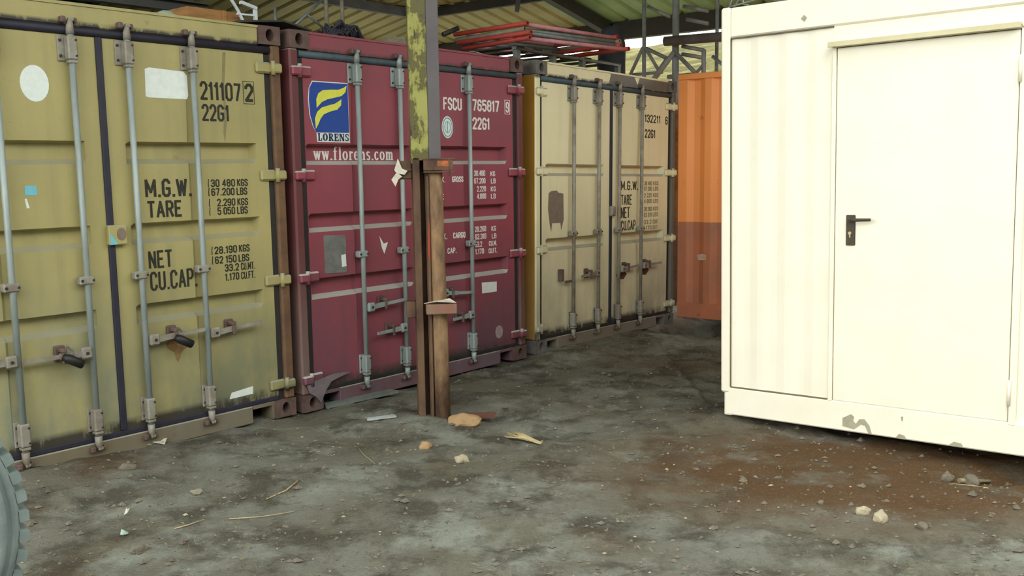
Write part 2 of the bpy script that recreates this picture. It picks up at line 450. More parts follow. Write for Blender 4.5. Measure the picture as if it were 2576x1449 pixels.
# ================================================================== CONTAINERS
A_, B_ = .30, .14      # corner cuts of the block letters
GL = {
 '0': (1, [[(0,B_),(A_,0),(1-A_,0),(1,B_),(1,1-B_),(1-A_,1),(A_,1),(0,1-B_),(0,B_)]]),
 '1': (.45, [[(0,.80),(.75,1),(.75,0)]]),
 '2': (1, [[(0,.78),(0,1-B_),(A_,1),(1-A_,1),(1,1-B_),(1,.62),(0,0),(1,0)]]),
 '3': (1, [[(0,.80),(0,1-B_),(A_,1),(1-A_,1),(1,1-B_),(1,.60),(.75,.52),(1,.42),(1,B_),(1-A_,0),(A_,0),(0,B_),(0,.2)], [(.35,.52),(.75,.52)]]),
 '4': (1, [[(.78,0),(.78,1),(0,.28),(1,.28)]]),
 '5': (1, [[(1,1),(0,1),(0,.54),(A_,.62),(1-A_,.62),(1,.50),(1,B_),(1-A_,0),(A_,0),(0,B_),(0,.2)]]),
 '6': (1, [[(1,.80),(1,1-B_),(1-A_,1),(A_,1),(0,1-B_),(0,B_),(A_,0),(1-A_,0),(1,B_),(1,.44),(1-A_,.56),(A_,.56),(0,.46)]]),
 '7': (1, [[(0,1),(1,1),(.38,0)]]),
 '8': (1, [[(A_,.53),(0,.64),(0,1-B_),(A_,1),(1-A_,1),(1,1-B_),(1,.64),(1-A_,.53),(A_,.53),(0,.42),(0,B_),(A_,0),(1-A_,0),(1,B_),(1,.42),(1-A_,.53)]]),
 '9': (1, [[(0,.20),(0,B_),(A_,0),(1-A_,0),(1,B_),(1,1-B_),(1-A_,1),(A_,1),(0,1-B_),(0,.56),(A_,.44),(1-A_,.44),(1,.54)]]),
 'M': (1.35, [[(0,0),(0,1),(.5,.25),(1,1),(1,0)]]), 'W': (1.45, [[(0,1),(.25,0),(.5,.9),(.75,0),(1,1)]]),
 'G': (1, [[(1,.80),(1,1-B_),(1-A_,1),(A_,1),(0,1-B_),(0,B_),(A_,0),(1-A_,0),(1,B_),(1,.46),(.55,.46)]]),
 'C': (1, [[(1,.76),(1,1-B_),(1-A_,1),(A_,1),(0,1-B_),(0,B_),(A_,0),(1-A_,0),(1,B_),(1,.24)]]),
 'U': (1, [[(0,1),(0,B_),(A_,0),(1-A_,0),(1,B_),(1,1)]]),
 'T': (1, [[(0,1),(1,1)],[(.5,1),(.5,0)]]), 'A': (1.1, [[(0,0),(.5,1),(1,0)],[(.2,.30),(.8,.30)]]),
 'R': (1, [[(0,0),(0,1),(1-A_,1),(1,1-B_),(1,.62),(1-A_,.50),(0,.50)],[(.5,.50),(1,0)]]),
 'P': (1, [[(0,0),(0,1),(1-A_,1),(1,1-B_),(1,.60),(1-A_,.46),(0,.46)]]),
 'B': (1, [[(0,0),(0,1),(1-A_,1),(1,1-B_),(1,.64),(1-A_,.53),(0,.53)],[(1-A_,.53),(1,.42),(1,B_),(1-A_,0),(0,0)]]),
 'E': (.9, [[(1,1),(0,1),(0,0),(1,0)],[(0,.52),(.8,.52)]]), 'F': (.9, [[(1,1),(0,1),(0,0)],[(0,.52),(.8,.52)]]), 'L': (.85, [[(0,1),(0,0),(1,0)]]),
 'N': (1, [[(0,0),(0,1),(1,0),(1,1)]]), 'K': (1, [[(0,0),(0,1)],[(1,1),(0,.40)],[(.3,.58),(1,0)]]), 'X': (1, [[(0,0),(1,1)],[(0,1),(1,0)]]),
 'S': (1, [[(1,.78),(1,1-B_),(1-A_,1),(A_,1),(0,1-B_),(0,.64),(1,.40),(1,B_),(1-A_,0),(A_,0),(0,B_),(0,.22)]]),
}
GL['O'] = GL['0']
def lettering(txt, u0, u1, z0, z1, y, mat, parent, name='lettering', wt=.16):
    """condensed block letters, stroke by stroke, fitted into the rectangle"""
    gap = .62; adv = []
    for ch in txt: adv.append(.10 if ch == ' ' else .12 if ch == '.' else GL[ch][0])
    tot = sum(adv) + gap*(len(txt)-1); kx = (u1-u0)/(tot+.36); h = z1-z0
    sw = min(wt*h, .42*kx) ; x = u0 + sw/2
    mb = MB(); lo, hi = z0+sw/2, z1-sw/2; cnt = 0
    for ch, w in zip(txt, adv):
        if ch == '.':
            mb.box(x-sw*.3, x+sw*.7, y, y+.0025, z0, z0+sw*1.05)
        elif ch != ' ':
            for line in GL[ch][1]:
                P_ = [(x+p*w*kx, lo+q*(hi-lo)) for p, q in line]
                for j, (a, b) in enumerate(zip(P_, P_[1:])):
                    d = Vector((b[0]-a[0], b[1]-a[1])); L_ = d.length
                    if L_ < 1e-6: continue
                    d /= L_; n_ = Vector((-d.y, d.x))*(sw/2); e = d*(sw*.30); cnt += 1; yy = y-.00002*(cnt % 7)
                    mb.poly([(a[0]-e.x+n_.x, a[1]-e.y+n_.y), (a[0]-e.x-n_.x, a[1]-e.y-n_.y), (b[0]+e.x-n_.x, b[1]+e.y-n_.y), (b[0]+e.x+n_.x, b[1]+e.y+n_.y)], yy, y+.0025)
        x += (w+gap)*kx
    return mb.build(name, mat, parent)
def plate(pts, y, mat, parent, name, th=.003):
    mb = MB(); mb.poly(pts, y, y+th); return mb.build(name, mat, parent)
def ell(cu, cz, ru, rz, n=24):
    return [(cu+ru*math.cos(2*math.pi*i/n), cz+rz*math.sin(2*math.pi*i/n)) for i in range(n)]
def rect(u0, u1, z0, z1): return [(u0,z0),(u1,z0),(u1,z1),(u0,z1)]

def casting(sx, z0, parent, mat):
    """corner casting with a real oval hole in the end face; sx = -1 / 1"""
    mb = MB(); w, h, y0, y1 = .162, .118, -.028, .15
    ua, ub = (1.057, 1.219) if sx > 0 else (-1.219, -1.057)
    cx, cz = (ua+ub)/2, z0+h/2; n = 16
    el = [(cx+.031*math.cos(2*math.pi*i/n), cz+.040*math.sin(2*math.pi*i/n)) for i in range(n)]
    b = 0
    mb.v += [(x, y0, z) for x, z in el] + [(x, y0+.09, z) for x, z in el]
    mb.v += [(ub,y0,z0+h),(ua,y0,z0+h),(ua,y0,z0),(ub,y0,z0),(ub,y1,z0+h),(ua,y1,z0+h),(ua,y1,z0),(ub,y1,z0)]
    c0 = 2*n
    for q in range(4):
        for s_ in range(4):
            i = q*4+s_; mb.face((c0+q, i, (i+1) % n))
        mb.face((c0+q, (q*4+4) % n, c0+(q+1) % 4))
    for i in range(n): mb.face((i, n+i, n+(i+1) % n, (i+1) % n))
    mb.face([n+i for i in range(n)])
    for q in range(4): mb.face((c0+q, c0+(q+1) % 4, c0+4+(q+1) % 4, c0+4+q))
    mb.face((c0+4, c0+5, c0+6, c0+7))
    return mb.build('corner_casting', mat, parent)

def door_leaf(u0, u1, z0, z1, ru0, ru1, rows, chans, mat, parent, depth=.060):
    us = sorted(set([u0, ru0, ru0+.022, ru1-.022, ru1, u1] + [c+o_ for c in chans for o_ in (-.045,-.028,.028,.045)]))
    us = [u for u in us if u0 <= u <= u1]
    zs = [z0, z0+.045, z0+.055, z1]
    for zt, zb in rows: zs += [zb, zb+.028, zt-.014, zt]
    zs += [z1-.13, z1-.124]
    zs = sorted(set(zs))
    def rowf(z):
        for zt, zb in rows:
            if zb <= z <= zt:
                if z < zb+.028: return (z-zb)/.028
                if z > zt-.014: return (zt-z)/.014
                return 1.
        return 0.
    def uf(u):
        if u <= ru0 or u >= ru1: return 0.
        return min(1., (u-ru0)/.022, (ru1-u)/.022)
    def cf(u):
        for c in chans:
            d = abs(u-c)
            if d < .0451: return max(0., min(1., (.045-d)/.017))
        return 0.
    mb = MB()
    for z in zs:
        for u in us:
            d = depth*rowf(z)*uf(u)
            if uf(u) > .9: d = max(d, .012*cf(u)*(1 if z0+.12 < z < z1-.13 else 0))
            mb.v.append((u, d, z))
    n = len(us)
    for j in range(len(zs)-1):
        for i in range(n-1):
            a = j*n+i; mb.face((a, a+1, a+1+n, a+n))
    mb.box(u0, u1, .066, .09, z0, z1)
    # thin closing edges
    mb.box(u0, u0+.002, .001, .066, z0, z1); mb.box(u1-.002, u1, .001, .066, z0, z1)
    return mb.build('door', mat, parent)

def rod_set(u, door, mat, zt=2.49, zb=.085, guide=1.062, brk=(2.27,2.41), lbrk=(.185,.325), side=-1, bmat=None):
    bm_ = bmat or mat
    mb = MB(); mb.tube([(u, -.036, zb+.05), (u, -.036, zt-.06)], .0175, 12); mb.build('lock_rod', mat, door)
    for za, zb_ in (brk, lbrk):
        pw = .062 if za > 1 else .040
        mb = MB(); mb.box(u+side*pw, u-side*.028, -.010, .002, za, zb_, .003)
        mb.box(u-.027, u+.027, -.062, -.008, za+.005, zb_-.005, .008)
        mb.box(u-.024, u+.024, -.058, -.012, za-.012, za+.004, .004)
        mb.mi = 1
        for zz in (za+.028, zb_-.028):
            mb.tube([(u+side*(pw-.014), -.016, zz), (u+side*(pw-.014), -.008, zz)], .008, 6)
            mb.tube([(u+.016, -.069, zz), (u+.016, -.062, zz)], .006, 6)
        mb.build('rod_bracket', [bm_, M['bolt']], door)
    mb = MB(); mb.box(u-.052, u+.034, -.060, -.006, guide-.024, guide+.024, .008); mb.mi = 1
    mb.tube([(u-.040, -.066, guide), (u-.040, -.058, guide)], .008, 6); mb.tube([(u+.024, -.066, guide), (u+.024, -.058, guide)], .007, 6)
    mb.build('rod_guide', [bm_, M['bolt']], door)
    # cam ends and their keepers on header and sill
    for zc, sg in ((zt, 1), (zb, -1)):
        mb = MB(); mb.tube([(u, -.036, zc-sg*.075), (u, -.036, zc-sg*.035), (u+.004, -.040, zc+sg*.012)], [.022, .020, .011], 10)
        mb.box(u-.008, u+.020, -.052, -.024, zc-.006, zc+.012, .003); mb.build('rod_cam', bm_, door)
        mb = MB(); mb.box(u-.050, u-.022, -.050, .0, zc-.016, zc+.018, .006); mb.box(u+.022, u+.040, -.046, .0, zc-.014, zc+.014, .005)
        mb.build('cam_keeper', M['cast'], door)
def handle(u, z, u_end, z_end, door, mat, catch=None):
    sg = 1 if u_end > u else -1
    mb = MB(); mb.box(u+sg*.012, u+sg*.075, -.072, -.040, z-.034, z+.034, .010)
    mb.bar((u+sg*.06, -.058, z), (u+(u_end-u)*.5, -.062, z+(z_end-z)*.5), .014, .034)
    mb.bar((u+(u_end-u)*.48, -.062, z+(z_end-z)*.48), (u_end, -.070, z_end), .012, .022)
    mb.mi = 1; mb.tube([(u+sg*.045, -.078, z), (u+sg*.045, -.070, z)], .009, 8)
    mb.build('lock_handle', [mat, M['bolt']], door)
    c = catch if catch is not None else u+(u_end-u)*.45
    zc = z+(z_end-z)*((c-u)/(u_end-u))
    mb = MB(); mb.box(c-.030, c+.030, -.020, .002, zc-.035, zc+.055, .006); mb.box(c-.016, c+.014, -.082, -.018, zc+.020, zc+.046, .006)
    mb.box(c-.010, c+.010, -.080, -.066, zc-.040, zc+.03, .004)
    mb.build('handle_catch', M['cast'], door)
def hinges(sx, door, mat, zs=(2.325, 1.632, .935, .225)):
    for z in zs:
        mb = MB()
        a, b = (1.030, 1.150) if sx > 0 else (-1.150, -1.030)
        mb.box(a, b, -.022, .002, z-.036, z+.036, .012)
        mb.box(min(sx*1.135, sx*1.215), max(sx*1.135, sx*1.215), -.050, .0, z-.032, z+.030, .010)
        mb.tube([(sx*1.148, -.036, z-.045), (sx*1.148, -.036, z+.045)], .015, 8)
        mb.build('hinge', mat, door)

def container(key, name, label, cat, sp):
    x, y, z, a, t_ = FR[key]
    root = empty(name, (x, y, z), a, t_); tag(root, label, cat)
    P, FRM = sp['paint'], sp['frame']
    for sx in (-1, 1):
        for z0 in (0, 2.473): casting(sx, z0, root, sp.get('cast', M['cast']))
        mb = MB(); mb.box(sx*1.145, sx*1.219, -.024, .12, .118, 2.473, .012); mb.build('corner_post', sp.get('post_l' if sx < 0 else 'post_r', FRM), root)
        mb = MB(); mb.box(sx*1.098, sx*1.150, .004, .06, .118, 2.473); mb.build('side_gasket', M['gasket_black'], root)
    mb = MB(); mb.box(-1.06, 1.06, -.012, .10, 2.462, 2.585, .008); mb.box(-1.06, 1.06, -.018, .02, 2.574, 2.590); mb.build('header', sp.get('header', P), root)
    mb = MB(); mb.box(-.885, .885, -.014, .12, .002, .118, .006)
    mb.box(-1.06, -.885, -.014, .12, .096, .118); mb.box(.885, 1.06, -.014, .12, .096, .118)
    mb.box(-1.06, -1.035, -.010, .12, .0, .1); mb.box(1.035, 1.06, -.010, .12, .0, .1)
    mb.build('sill', sp['sill'], root)
    mb = MB(); mb.tube([(-1.14, .0, 2.440), (1.14, .0, 2.440)], .024, 10); mb.box(-1.14, 1.14, .004, .03, 2.41, 2.462); mb.build('top_gasket', sp['gasket'], root)
    mb = MB(); mb.box(-1.10, 1.10, -.010, .03, .118, .150, .006); mb.build('bottom_gasket', sp.get('gasket_low', sp['gasket']), root)
    # shell behind the doors
    mb = MB()
    for sx in (-1, 1):
        xs = sx*1.205; yy = .12; k = 0; ptsx = []
        while yy < 5.9:
            for dy, dx in ((0,0),(.07,0),(.138,-.036*sx),(.208,-.036*sx)): ptsx.append((xs+dx, yy+dy))
            yy += .278
        ptsx.append((xs, 5.94))
        base = len(mb.v)
        for px, py in ptsx: mb.v += [(px, py, .16), (px, py, 2.53)]
        for i in range(len(ptsx)-1): mb.face((base+2*i, base+2*i+2, base+2*i+3, base+2*i+1))
        if sx < 0: left = mb.build('side_panel', sp.get('side', P), root, fix=False); mb = MB()
        else: mb.build('side_panel', sp.get('side', P), root, fix=False)
    for sx in (-1, 1):
        mb = MB(); mb.box(sx*1.15, sx*1.219, .12, 5.94, 2.53, 2.585); mb.build('top_rail', FRM, root)
        mb = MB(); mb.box(sx*1.15, sx*1.219, .12, 5.94, .02, .16); mb.build('bottom_rail', FRM, root)
    mb = MB(); mb.box(-1.15, 1.15, .10, 5.94, 2.545, 2.575); mb.build('roof_panel', FRM, root)
    mb = MB(); mb.box(-1.219, 1.219, 5.94, 6.0, .0, 2.591); mb.build('end_panel', FRM, root)
    mb = MB(); mb.box(-1.15, 1.15, .12, 5.94, .10, .15); mb.build('floor_panel', FRM, root)
    # doors
    rods = sp['rods']
    dl = door_leaf(-1.100, -.018, .150, 2.415, -1.045+sp.get('ml', 0), -.115, sp['rows'], [r for r in rods if -1 < r < -.3], sp.get('paint_l', P), root)
    dr = door_leaf(.018, 1.100, .150, 2.415, .125, 1.015, sp['rows'], [r for r in rods if .3 < r < 1], P, root)
    mb = MB(); mb.box(-.020, .020, -.014, .03, .150, 2.42, .006); mb.build('centre_gasket', sp['gasket_c'], dr)
    for r in rods:
        rod_set(r, dl if r < 0 else dr, sp['rod'], bmat=sp.get('bmat'))
    hinges(-1, dl, sp.get('hinge', P)); hinges(1, dr, sp.get('hinge', P))
    return root, dl, dr

# ---- left: mustard yellow
M['yel_l'] = paint('dusty_mustard_paint', (170,158,104), (134,127,88), rust=.55, splash=1.5, dust=.55, grime=.9, dustcol=lin((122,128,112)))
cA, aL, aR = container('A', 'shipping_container', 'mustard yellow shipping container with large black M.G.W. and TARE lettering', 'container', dict(
    paint=M['yel'], paint_l=M['yel_l'], frame=M['yel_sill'], sill=M['yel_sill'], gasket=M['gasket_navy'], gasket_low=M['gasket_navy'], gasket_c=M['gasket_navy'],
    rods=[-.575, -.170, .155, .565], rows=[(1.84,1.71),(1.365,1.24),(.885,.765)], rod=M['rod'], bmat=M['rod_warm'],
    post_r=plain('brown_yellow_post', (112,84,58), (84,62,48), 8, .8, .7)))
S = M['stencil']
lettering('211107', .627, .915, 2.100, 2.214, -.002, S, aR)
lettering('2', .947, 1.008, 2.102, 2.218, -.002, S, aR)
for (u0,u1,z0,z1) in ((.935,.938,2.088,2.232),(1.015,1.018,2.088,2.232),(.938,1.015,2.229,2.232),(.938,1.015,2.088,2.091)):
    plate(rect(u0,u1,z0,z1), -.002, S, aR, 'box_outline')
lettering('22G1', .632, .822, 1.972, 2.076, -.002, S, aR)
lettering('M.G.W.', .228, .530, 1.512, 1.622, -.002, S, aR)
lettering('TARE', .234, .456, 1.390, 1.492, -.002, S, aR)
lettering('NET', .222, .375, 1.088, 1.196, -.002, S, aR)
lettering('CU.CAP.', .224, .535, .955, 1.070, -.002, S, aR)
for txt, u0, u1, zc in (('30 480 KGS', .668, .935, 1.588), ('67.200 LBS', .668, .928, 1.533), ('2.290 KGS', .705, .930, 1.466), ('5 050 LBS', .705, .925, 1.412),
                        ('28.190 KGS', .668, .925, 1.166), ('62 150 LBS', .668, .918, 1.104), ('33.2 CU.MT.', .735, .960, 1.049), ('1.170 CU.FT.', .735, .958, .990)):
    num, unit = txt.rsplit(' ', 1); um = u1-(.078 if len(unit) == 3 else .105)
    lettering(num, u0, um-.016, zc-.024, zc+.024, -.002, S, aR); lettering(unit, um, u1, zc-.024, zc+.024, -.002, S, aR)
for zc in (1.588, 1.533, 1.466, 1.412, 1.166, 1.104):
    plate([(.648,zc-.024),(.653,zc-.026),(.652,zc),(.656,zc+.026),(.651,zc+.026),(.647,zc)], -.002, S, aR, 'bracket_mark')
plate([(.800,2.40),(.822,2.40),(.800,2.20),(.806,1.98),(.785,1.84),(.778,1.90),(.790,2.05),(.786,2.22)], -.0015, plain('grey_smear', (120,116,84), (140,130,84), 14, .8, .7), aR, 'dirt_smear', .002)
plate(ell(-.365, 2.142, .076, .097), -.002, M['sticker_white'], aL, 'round_sticker')
pr = [(.268,2.105),(.285,2.098),(.535,2.098),(.545,2.12),(.542,2.24),(.52,2.262),(.30,2.272),(.272,2.262)]
plate(pr, -.002, M['sticker_white'], aR, 'painted_patch')
plate(rect(-.458,-.396,1.545,1.597), -.002, M['sticker_blue'], aL, 'sticker')
plate([(-.462,1.528),(-.452,1.528),(-.44,1.478),(-.455,1.476)], -.002, M['sticker_white'], aL, 'paper_scrap')
plate([(.722,.205),(.738,.236),(.900,.250),(.898,.200),(.722,.196)], -.002, M['sticker_white'], aR, 'sticker')
mb = MB(); mb.box(-.028, .082, -.040, .0, 1.248, 1.362, .006); mb.build('seal_box', M['yel'], aR)
plate([(-.024,1.252),(.020,1.252),(-.020,1.318)], -.043, M['sticker_blue'], aR, 'sticker')
plate(ell(.045, 1.31, .028, .036), -.043, M['brownplate'], aR, 'rust_patch')
plate([(.30,.625),(.335,.645),(.39,.64),(.43,.615),(.445,.585),(.42,.570),(.40,.555),(.39,.525),(.375,.500),(.362,.520),(.355,.560),(.335,.575),(.31,.595)], -.0015, plain('orange_rust_stain', (118,84,52), (140,118,72), 16, .9, .8, lo=.4, hi=.6), aR, 'rust_stain', .002)
handle(.155, .670, .530, .690, aR, M['rod_warm'], .335); handle(.565, .655, .945, .680, aR, M['rod_warm'], .735)
handle(-.170, .655, -.560, .660, aL, M['rod_warm'], -.345); handle(-.575, .668, -.930, .672, aL, M['rod_warm'])
for u, z, lb in ((.375, .640, 'black padlock hanging on the lock handle right of the navy centre strip'), (-.300, .628, 'black padlock hanging on the leftmost visible lock handle of the yellow container')):
    r = empty('padlock', W('A', u, z, .07), FR['A'][3]); tag(r, lb, 'padlock', 'padlocks on the yellow container')
    mb = MB(); mb.tube([(-.055,-.005,.030), (-.035,-.020,.018), (.030,-.050,-.022)], [.018,.027,.026], 12); mb.tube([(.030,-.050,-.022),(.036,-.053,-.026)], [.026,.017], 12); mb.build('lock_body', M['padlock'], r)
    mb = MB(); mb.tube([(-.03,.0,.02),(-.045,.012,.06),(-.015,.02,.078),(.01,.01,.05),(.0,-.01,.0)], .006, 6); mb.build('shackle', M['steel_grey'], r)

# ---- middle: maroon
cB, bL, bR = container('B', 'shipping_container', 'maroon shipping container with a blue and yellow logo panel, standing behind the post', 'container', dict(
    paint=M['mar'], frame=M['mar_dark'], sill=paint('maroon_sill', (110,66,70), (96,72,72), .3, splash=.9, dustcol=lin((112,100,108))), gasket=M['gasket_grey'], gasket_low=M['gasket_black'], gasket_c=M['mar_dark'],
    rods=[-.648, -.238, .135, .520], rows=[(1.845,1.702),(1.37,1.24),(.92,.775)], rod=M['rod'], bmat=M['rod'], ml=-.05))
Wp = M['white_paint']; M['torn_flap'] = plain('dusty_rubber_flap', (122,112,114), (100,92,94), 8, .8, .9)
# torn logo panel
plate([(-1.023,2.269),(-.708,2.272),(-.706,1.857),(-.996,1.858),(-1.000,1.92),(-1.03,1.965),(-1.055,2.04),(-1.062,2.146),(-1.052,2.22)], -.002, M['sticker_white'], bL, 'logo_panel')
plate([(-1.019,2.262),(-.713,2.265),(-.713,1.926),(-1.002,1.923),(-1.024,1.963),(-1.048,2.036),(-1.055,2.146),(-1.047,2.22)], -.0045, M['logo_blue'], bL, 'logo_field')
plate([(-.994,2.09),(-.994,2.149),(-.975,2.187),(-.936,2.21),(-.868,2.217),(-.8,2.22),(-.749,2.237),(-.723,2.253),(-.736,2.207),(-.772,2.179),(-.832,2.165),(-.9,2.15),(-.949,2.129),(-.984,2.098)], -.007, M['logo_yellow'], bL, 'logo_stroke')
plate([(-1.007,1.948),(-1.012,2.016),(-.991,2.061),(-.951,2.092),(-.893,2.109),(-.834,2.123),(-.793,2.144),(-.775,2.156),(-.78,2.114),(-.816,2.083),(-.875,2.069),(-.934,2.048),(-.964,2.017),(-.985,1.979)], -.007, M['logo_yellow'], bL, 'logo_stroke')
def serif(u0, u1, z0, z1, y, glyphs, mat, parent, fat=0.):
    """serifed lettering from strokes: each glyph is (width, list of polygons in a unit cell)"""
    tot = sum(g_[0] for g_ in glyphs) + .14*(len(glyphs)-1)
    x = u0; kx = (u1-u0)/tot
    for w, polys in glyphs:
        mb = MB()
        for pl in polys:
            for dx in ((-fat, fat) if fat else (0,)): mb.poly([(x+p*kx*w+dx, z0+q*(z1-z0)) for p, q in pl], y-(.0002 if dx > 0 else 0), y+.0025)
        mb.build('letter', mat, parent); x += (w+.14)*kx
def rr(a, b, c, d): return [(a,c),(b,c),(b,d),(a,d)]
def ring(cx, cy, rx, ry, tx, ty, a0=0, a1=360, n=14):
    out = []
    for i in range(n):
        p0 = math.radians(a0+(a1-a0)*i/n); p1 = math.radians(a0+(a1-a0)*(i+1)/n)
        out.append([(cx+rx*math.cos(p0), cy+ry*math.sin(p0)), (cx+rx*math.cos(p1), cy+ry*math.sin(p1)),
                    (cx+(rx-tx)*math.cos(p1), cy+(ry-ty)*math.sin(p1)), (cx+(rx-tx)*math.cos(p0), cy+(ry-ty)*math.sin(p0))])
    return out
G = {}
G['L'] = (.62, [rr(.12,.46,0,1), rr(0,.58,.90,1), rr(0,1,0,.12), rr(.84,1,0,.36)])
G['O'] = (.82, ring(.5,.5,.5,.5,.32,.10,n=20))
G['R'] = (.80, [rr(.10,.40,0,1), rr(0,.50,0,.10), rr(0,.5,.90,1), rr(.3,.55,.47,.56), [(.38,.5),(.66,.5),(1.04,0),(.72,0)]] + ring(.5,.735,.40,.265,.27,.10,-90,90,10))
G['E'] = (.70, [rr(.10,.44,0,1), rr(0,.4,0,.11), rr(0,1,.89,1), rr(0,1,0,.11), rr(.3,.75,.46,.56), rr(.86,1,.70,1), rr(.86,1,0,.32), rr(.64,.76,.36,.66)])
G['N'] = (.84, [rr(.08,.22,0,1), rr(0,.34,0,.10), rr(0,.3,.90,1), [(.06,1),(.38,1),(.94,0),(.68,0)], rr(.78,.92,0,1), rr(.66,1,.90,1)])
G['S'] = (.62, ring(.5,.74,.46,.26,.28,.11,30,270,14) + ring(.5,.26,.48,.26,.28,.11,-150,90,14) + [rr(.84,.94,.66,.95), rr(.05,.15,.05,.34)])
serif(-.990, -.716, 1.866, 1.918, -.0045, [G[c] for c in 'LORENS'], M['logo_navy'], bL)
low = {}
def stem(x, h=1.0, w=.2): return [rr(x-w/2, x+w/2, 0, h), rr(x-w, x+w, 0, .05)]
low['w'] = (.62, [[(0,.66),(.2,.66),(.38,0),(.28,0)], [(.28,0),(.36,0),(.54,.62),(.48,.66)], [(.44,.66),(.62,.66),(.78,0),(.68,0)], [(.68,0),(.76,0),(1,.66),(.94,.66)], rr(-.05,.26,.62,.66), rr(.82,1.05,.62,.66)])
low['.'] = (.18, [rr(.2,.9,0,.11)])
low['f'] = (.34, [rr(.28,.54,0,.86), rr(.1,.75,0,.05), rr(.05,.85,.6,.66)] + ring(.68,.84,.4,.16,.24,.07,40,180,8))
low['l'] = (.26, [rr(.34,.68,0,1), rr(.1,.92,0,.05), rr(.1,.6,.95,1)])
low['o'] = (.46, ring(.5,.33,.5,.34,.22,.06,n=18))
low['r'] = (.36, [rr(.2,.46,0,.66), rr(.02,.7,0,.05), rr(.02,.4,.61,.66)] + ring(.72,.48,.36,.18,.22,.1,20,170,7))
low['e'] = (.44, ring(.5,.33,.5,.34,.24,.06,0,325,16) + [rr(.2,.98,.34,.40)])
low['n'] = (.50, [rr(.12,.32,0,.66), rr(0,.45,0,.05), rr(0,.3,.61,.66), rr(.68,.88,0,.42), rr(.56,1,0,.05)] + ring(.56,.42,.32,.24,.2,.1,0,150,8))
low['s'] = (.36, ring(.5,.49,.44,.18,.22,.07,30,270,10) + ring(.5,.18,.46,.19,.22,.07,-150,90,10))
low['c'] = (.42, ring(.52,.33,.5,.34,.24,.06,40,325,16))
low['m'] = (.76, [rr(.08,.22,0,.66), rr(0,.32,0,.05), rr(0,.2,.61,.66), rr(.43,.57,0,.44), rr(.36,.66,0,.05), rr(.78,.92,0,.44), rr(.7,1,0,.05)] + ring(.37,.43,.2,.23,.13,.1,0,150,7) + ring(.72,.43,.2,.23,.13,.1,0,150,7))
serif(-.985, -.240, 1.736, 1.830, .0575, [low[c] for c in 'ww.florens.com'], Wp, bL, .0022)
lettering('FSCU', .255, .465, 2.126, 2.224, -.002, Wp, bR)
lettering('765817', .594, .925, 2.130, 2.225, -.002, Wp, bR)
lettering('9', 1.013, 1.052, 2.132, 2.222, -.002, Wp, bR)
for (u0,u1,z0,z1) in ((.998,1.003,2.118,2.238),(1.062,1.067,2.118,2.238),(1.003,1.062,2.234,2.238),(1.003,1.062,2.118,2.122)):
    plate(rect(u0,u1,z0,z1), -.002, Wp, bR, 'box_outline')
lettering('22G1', .592, .800, 1.982, 2.080, -.002, Wp, bR)
for txt, u0, u1, zc in (('30.480', .600, .735, 1.628), ('67.200', .600, .738, 1.566), ('2.220', .632, .742, 1.500), ('4.890', .632, .742, 1.440), ('28.260', .598, .735, 1.170), ('62.310', .598, .735, 1.108), ('33.2', .598, .682, 1.045), ('1.170', .598, .705, .985)):
    lettering(txt, u0, u1, zc-.023, zc+.023, -.002, Wp, bR)
for txt, u0, u1, zc in (('KG', .802, .862, 1.622), ('LB', .808, .868, 1.562), ('KG', .805, .868, 1.496), ('LB', .805, .866, 1.436), ('KG', .805, .862, 1.165), ('LB', .808, .866, 1.102), ('CU.M.', .770, .868, 1.042), ('CU.FT.', .765, .871, .980)):
    lettering(txt, u0, u1, zc-.021, zc+.021, -.002, Wp, bR)
lettering('MAX.', .125, .262, 1.560, 1.606, -.002, Wp, bR); lettering('GROSS', .338, .468, 1.560, 1.606, -.002, Wp, bR)
lettering('TARE', .120, .240, 1.426, 1.470, -.002, Wp, bR)
lettering('MAX.', .125, .270, 1.110, 1.158, -.002, Wp, bR); lettering('CARGO', .338, .480, 1.110, 1.158, -.002, Wp, bR)
lettering('CU.', .130, .215, .992, 1.038, -.002, Wp, bR); lettering('CAP.', .268, .372, .992, 1.038, -.002, Wp, bR)
plate(ell(.297, 1.992, .064, .086), -.002, M['sticker_white'], bR, 'round_sticker')
rmb = MB()
for p in ring(.297, 1.992, .056, .076, .006, .008, n=24) + ring(.297, 1.992, .034, .046, .004, .005, n=20) + [rr(.294,.300,1.95,2.034)]: rmb.poly(p, -.0045, -.002)
rmb.build('sticker_print', plain('teal_print', (120,160,166), (150,180,184), 20, .5, .6), bR)
plate([(-.974,1.205),(-.962,1.215),(-.785,1.205),(-.776,1.195),(-.778,.938),(-.969,.947)], -.004, M['sticker_grey'], bL, 'metal_plate', .005)
plate([(-.824,1.066),(-.784,1.070),(-.780,.985),(-.820,.980)], -.0065, M['sticker_white'], bL, 'sticker')
plate([(-.452,1.175),(-.415,1.12),(-.372,1.128),(-.41,1.045),(-.432,1.09)], -.003, M['sticker_white'], bL, 'paper_scrap')
plate([(.671,.722),(.860,.712),(.858,.628),(.674,.630)], -.003, M['sticker_white'], bR, 'sticker')
plate([(-1.20,.205),(-1.10,.215),(-.95,.235),(-.80,.225),(-.98,.185),(-1.03,.13),(-1.08,.05),(-1.12,.10),(-1.17,.13)], -.040, M['torn_flap'], bL, 'torn_flap', .006)
plate(ell(.882, .276, .048, .056), -.003, plain('pinkish_residue', (168,150,152), (140,122,126), 20, .7, .8), bR, 'round_sticker')
handle(-.648, .670, -.285, .692, bL, M['rod'], -.47); handle(-.238, .475, -.560, .470, bL, M['rod'], -.40)
handle(.520, .480, .250, .470, bR, M['rod'], .36); handle(.135, .690, .480, .668, bR, M['rod'], .25)
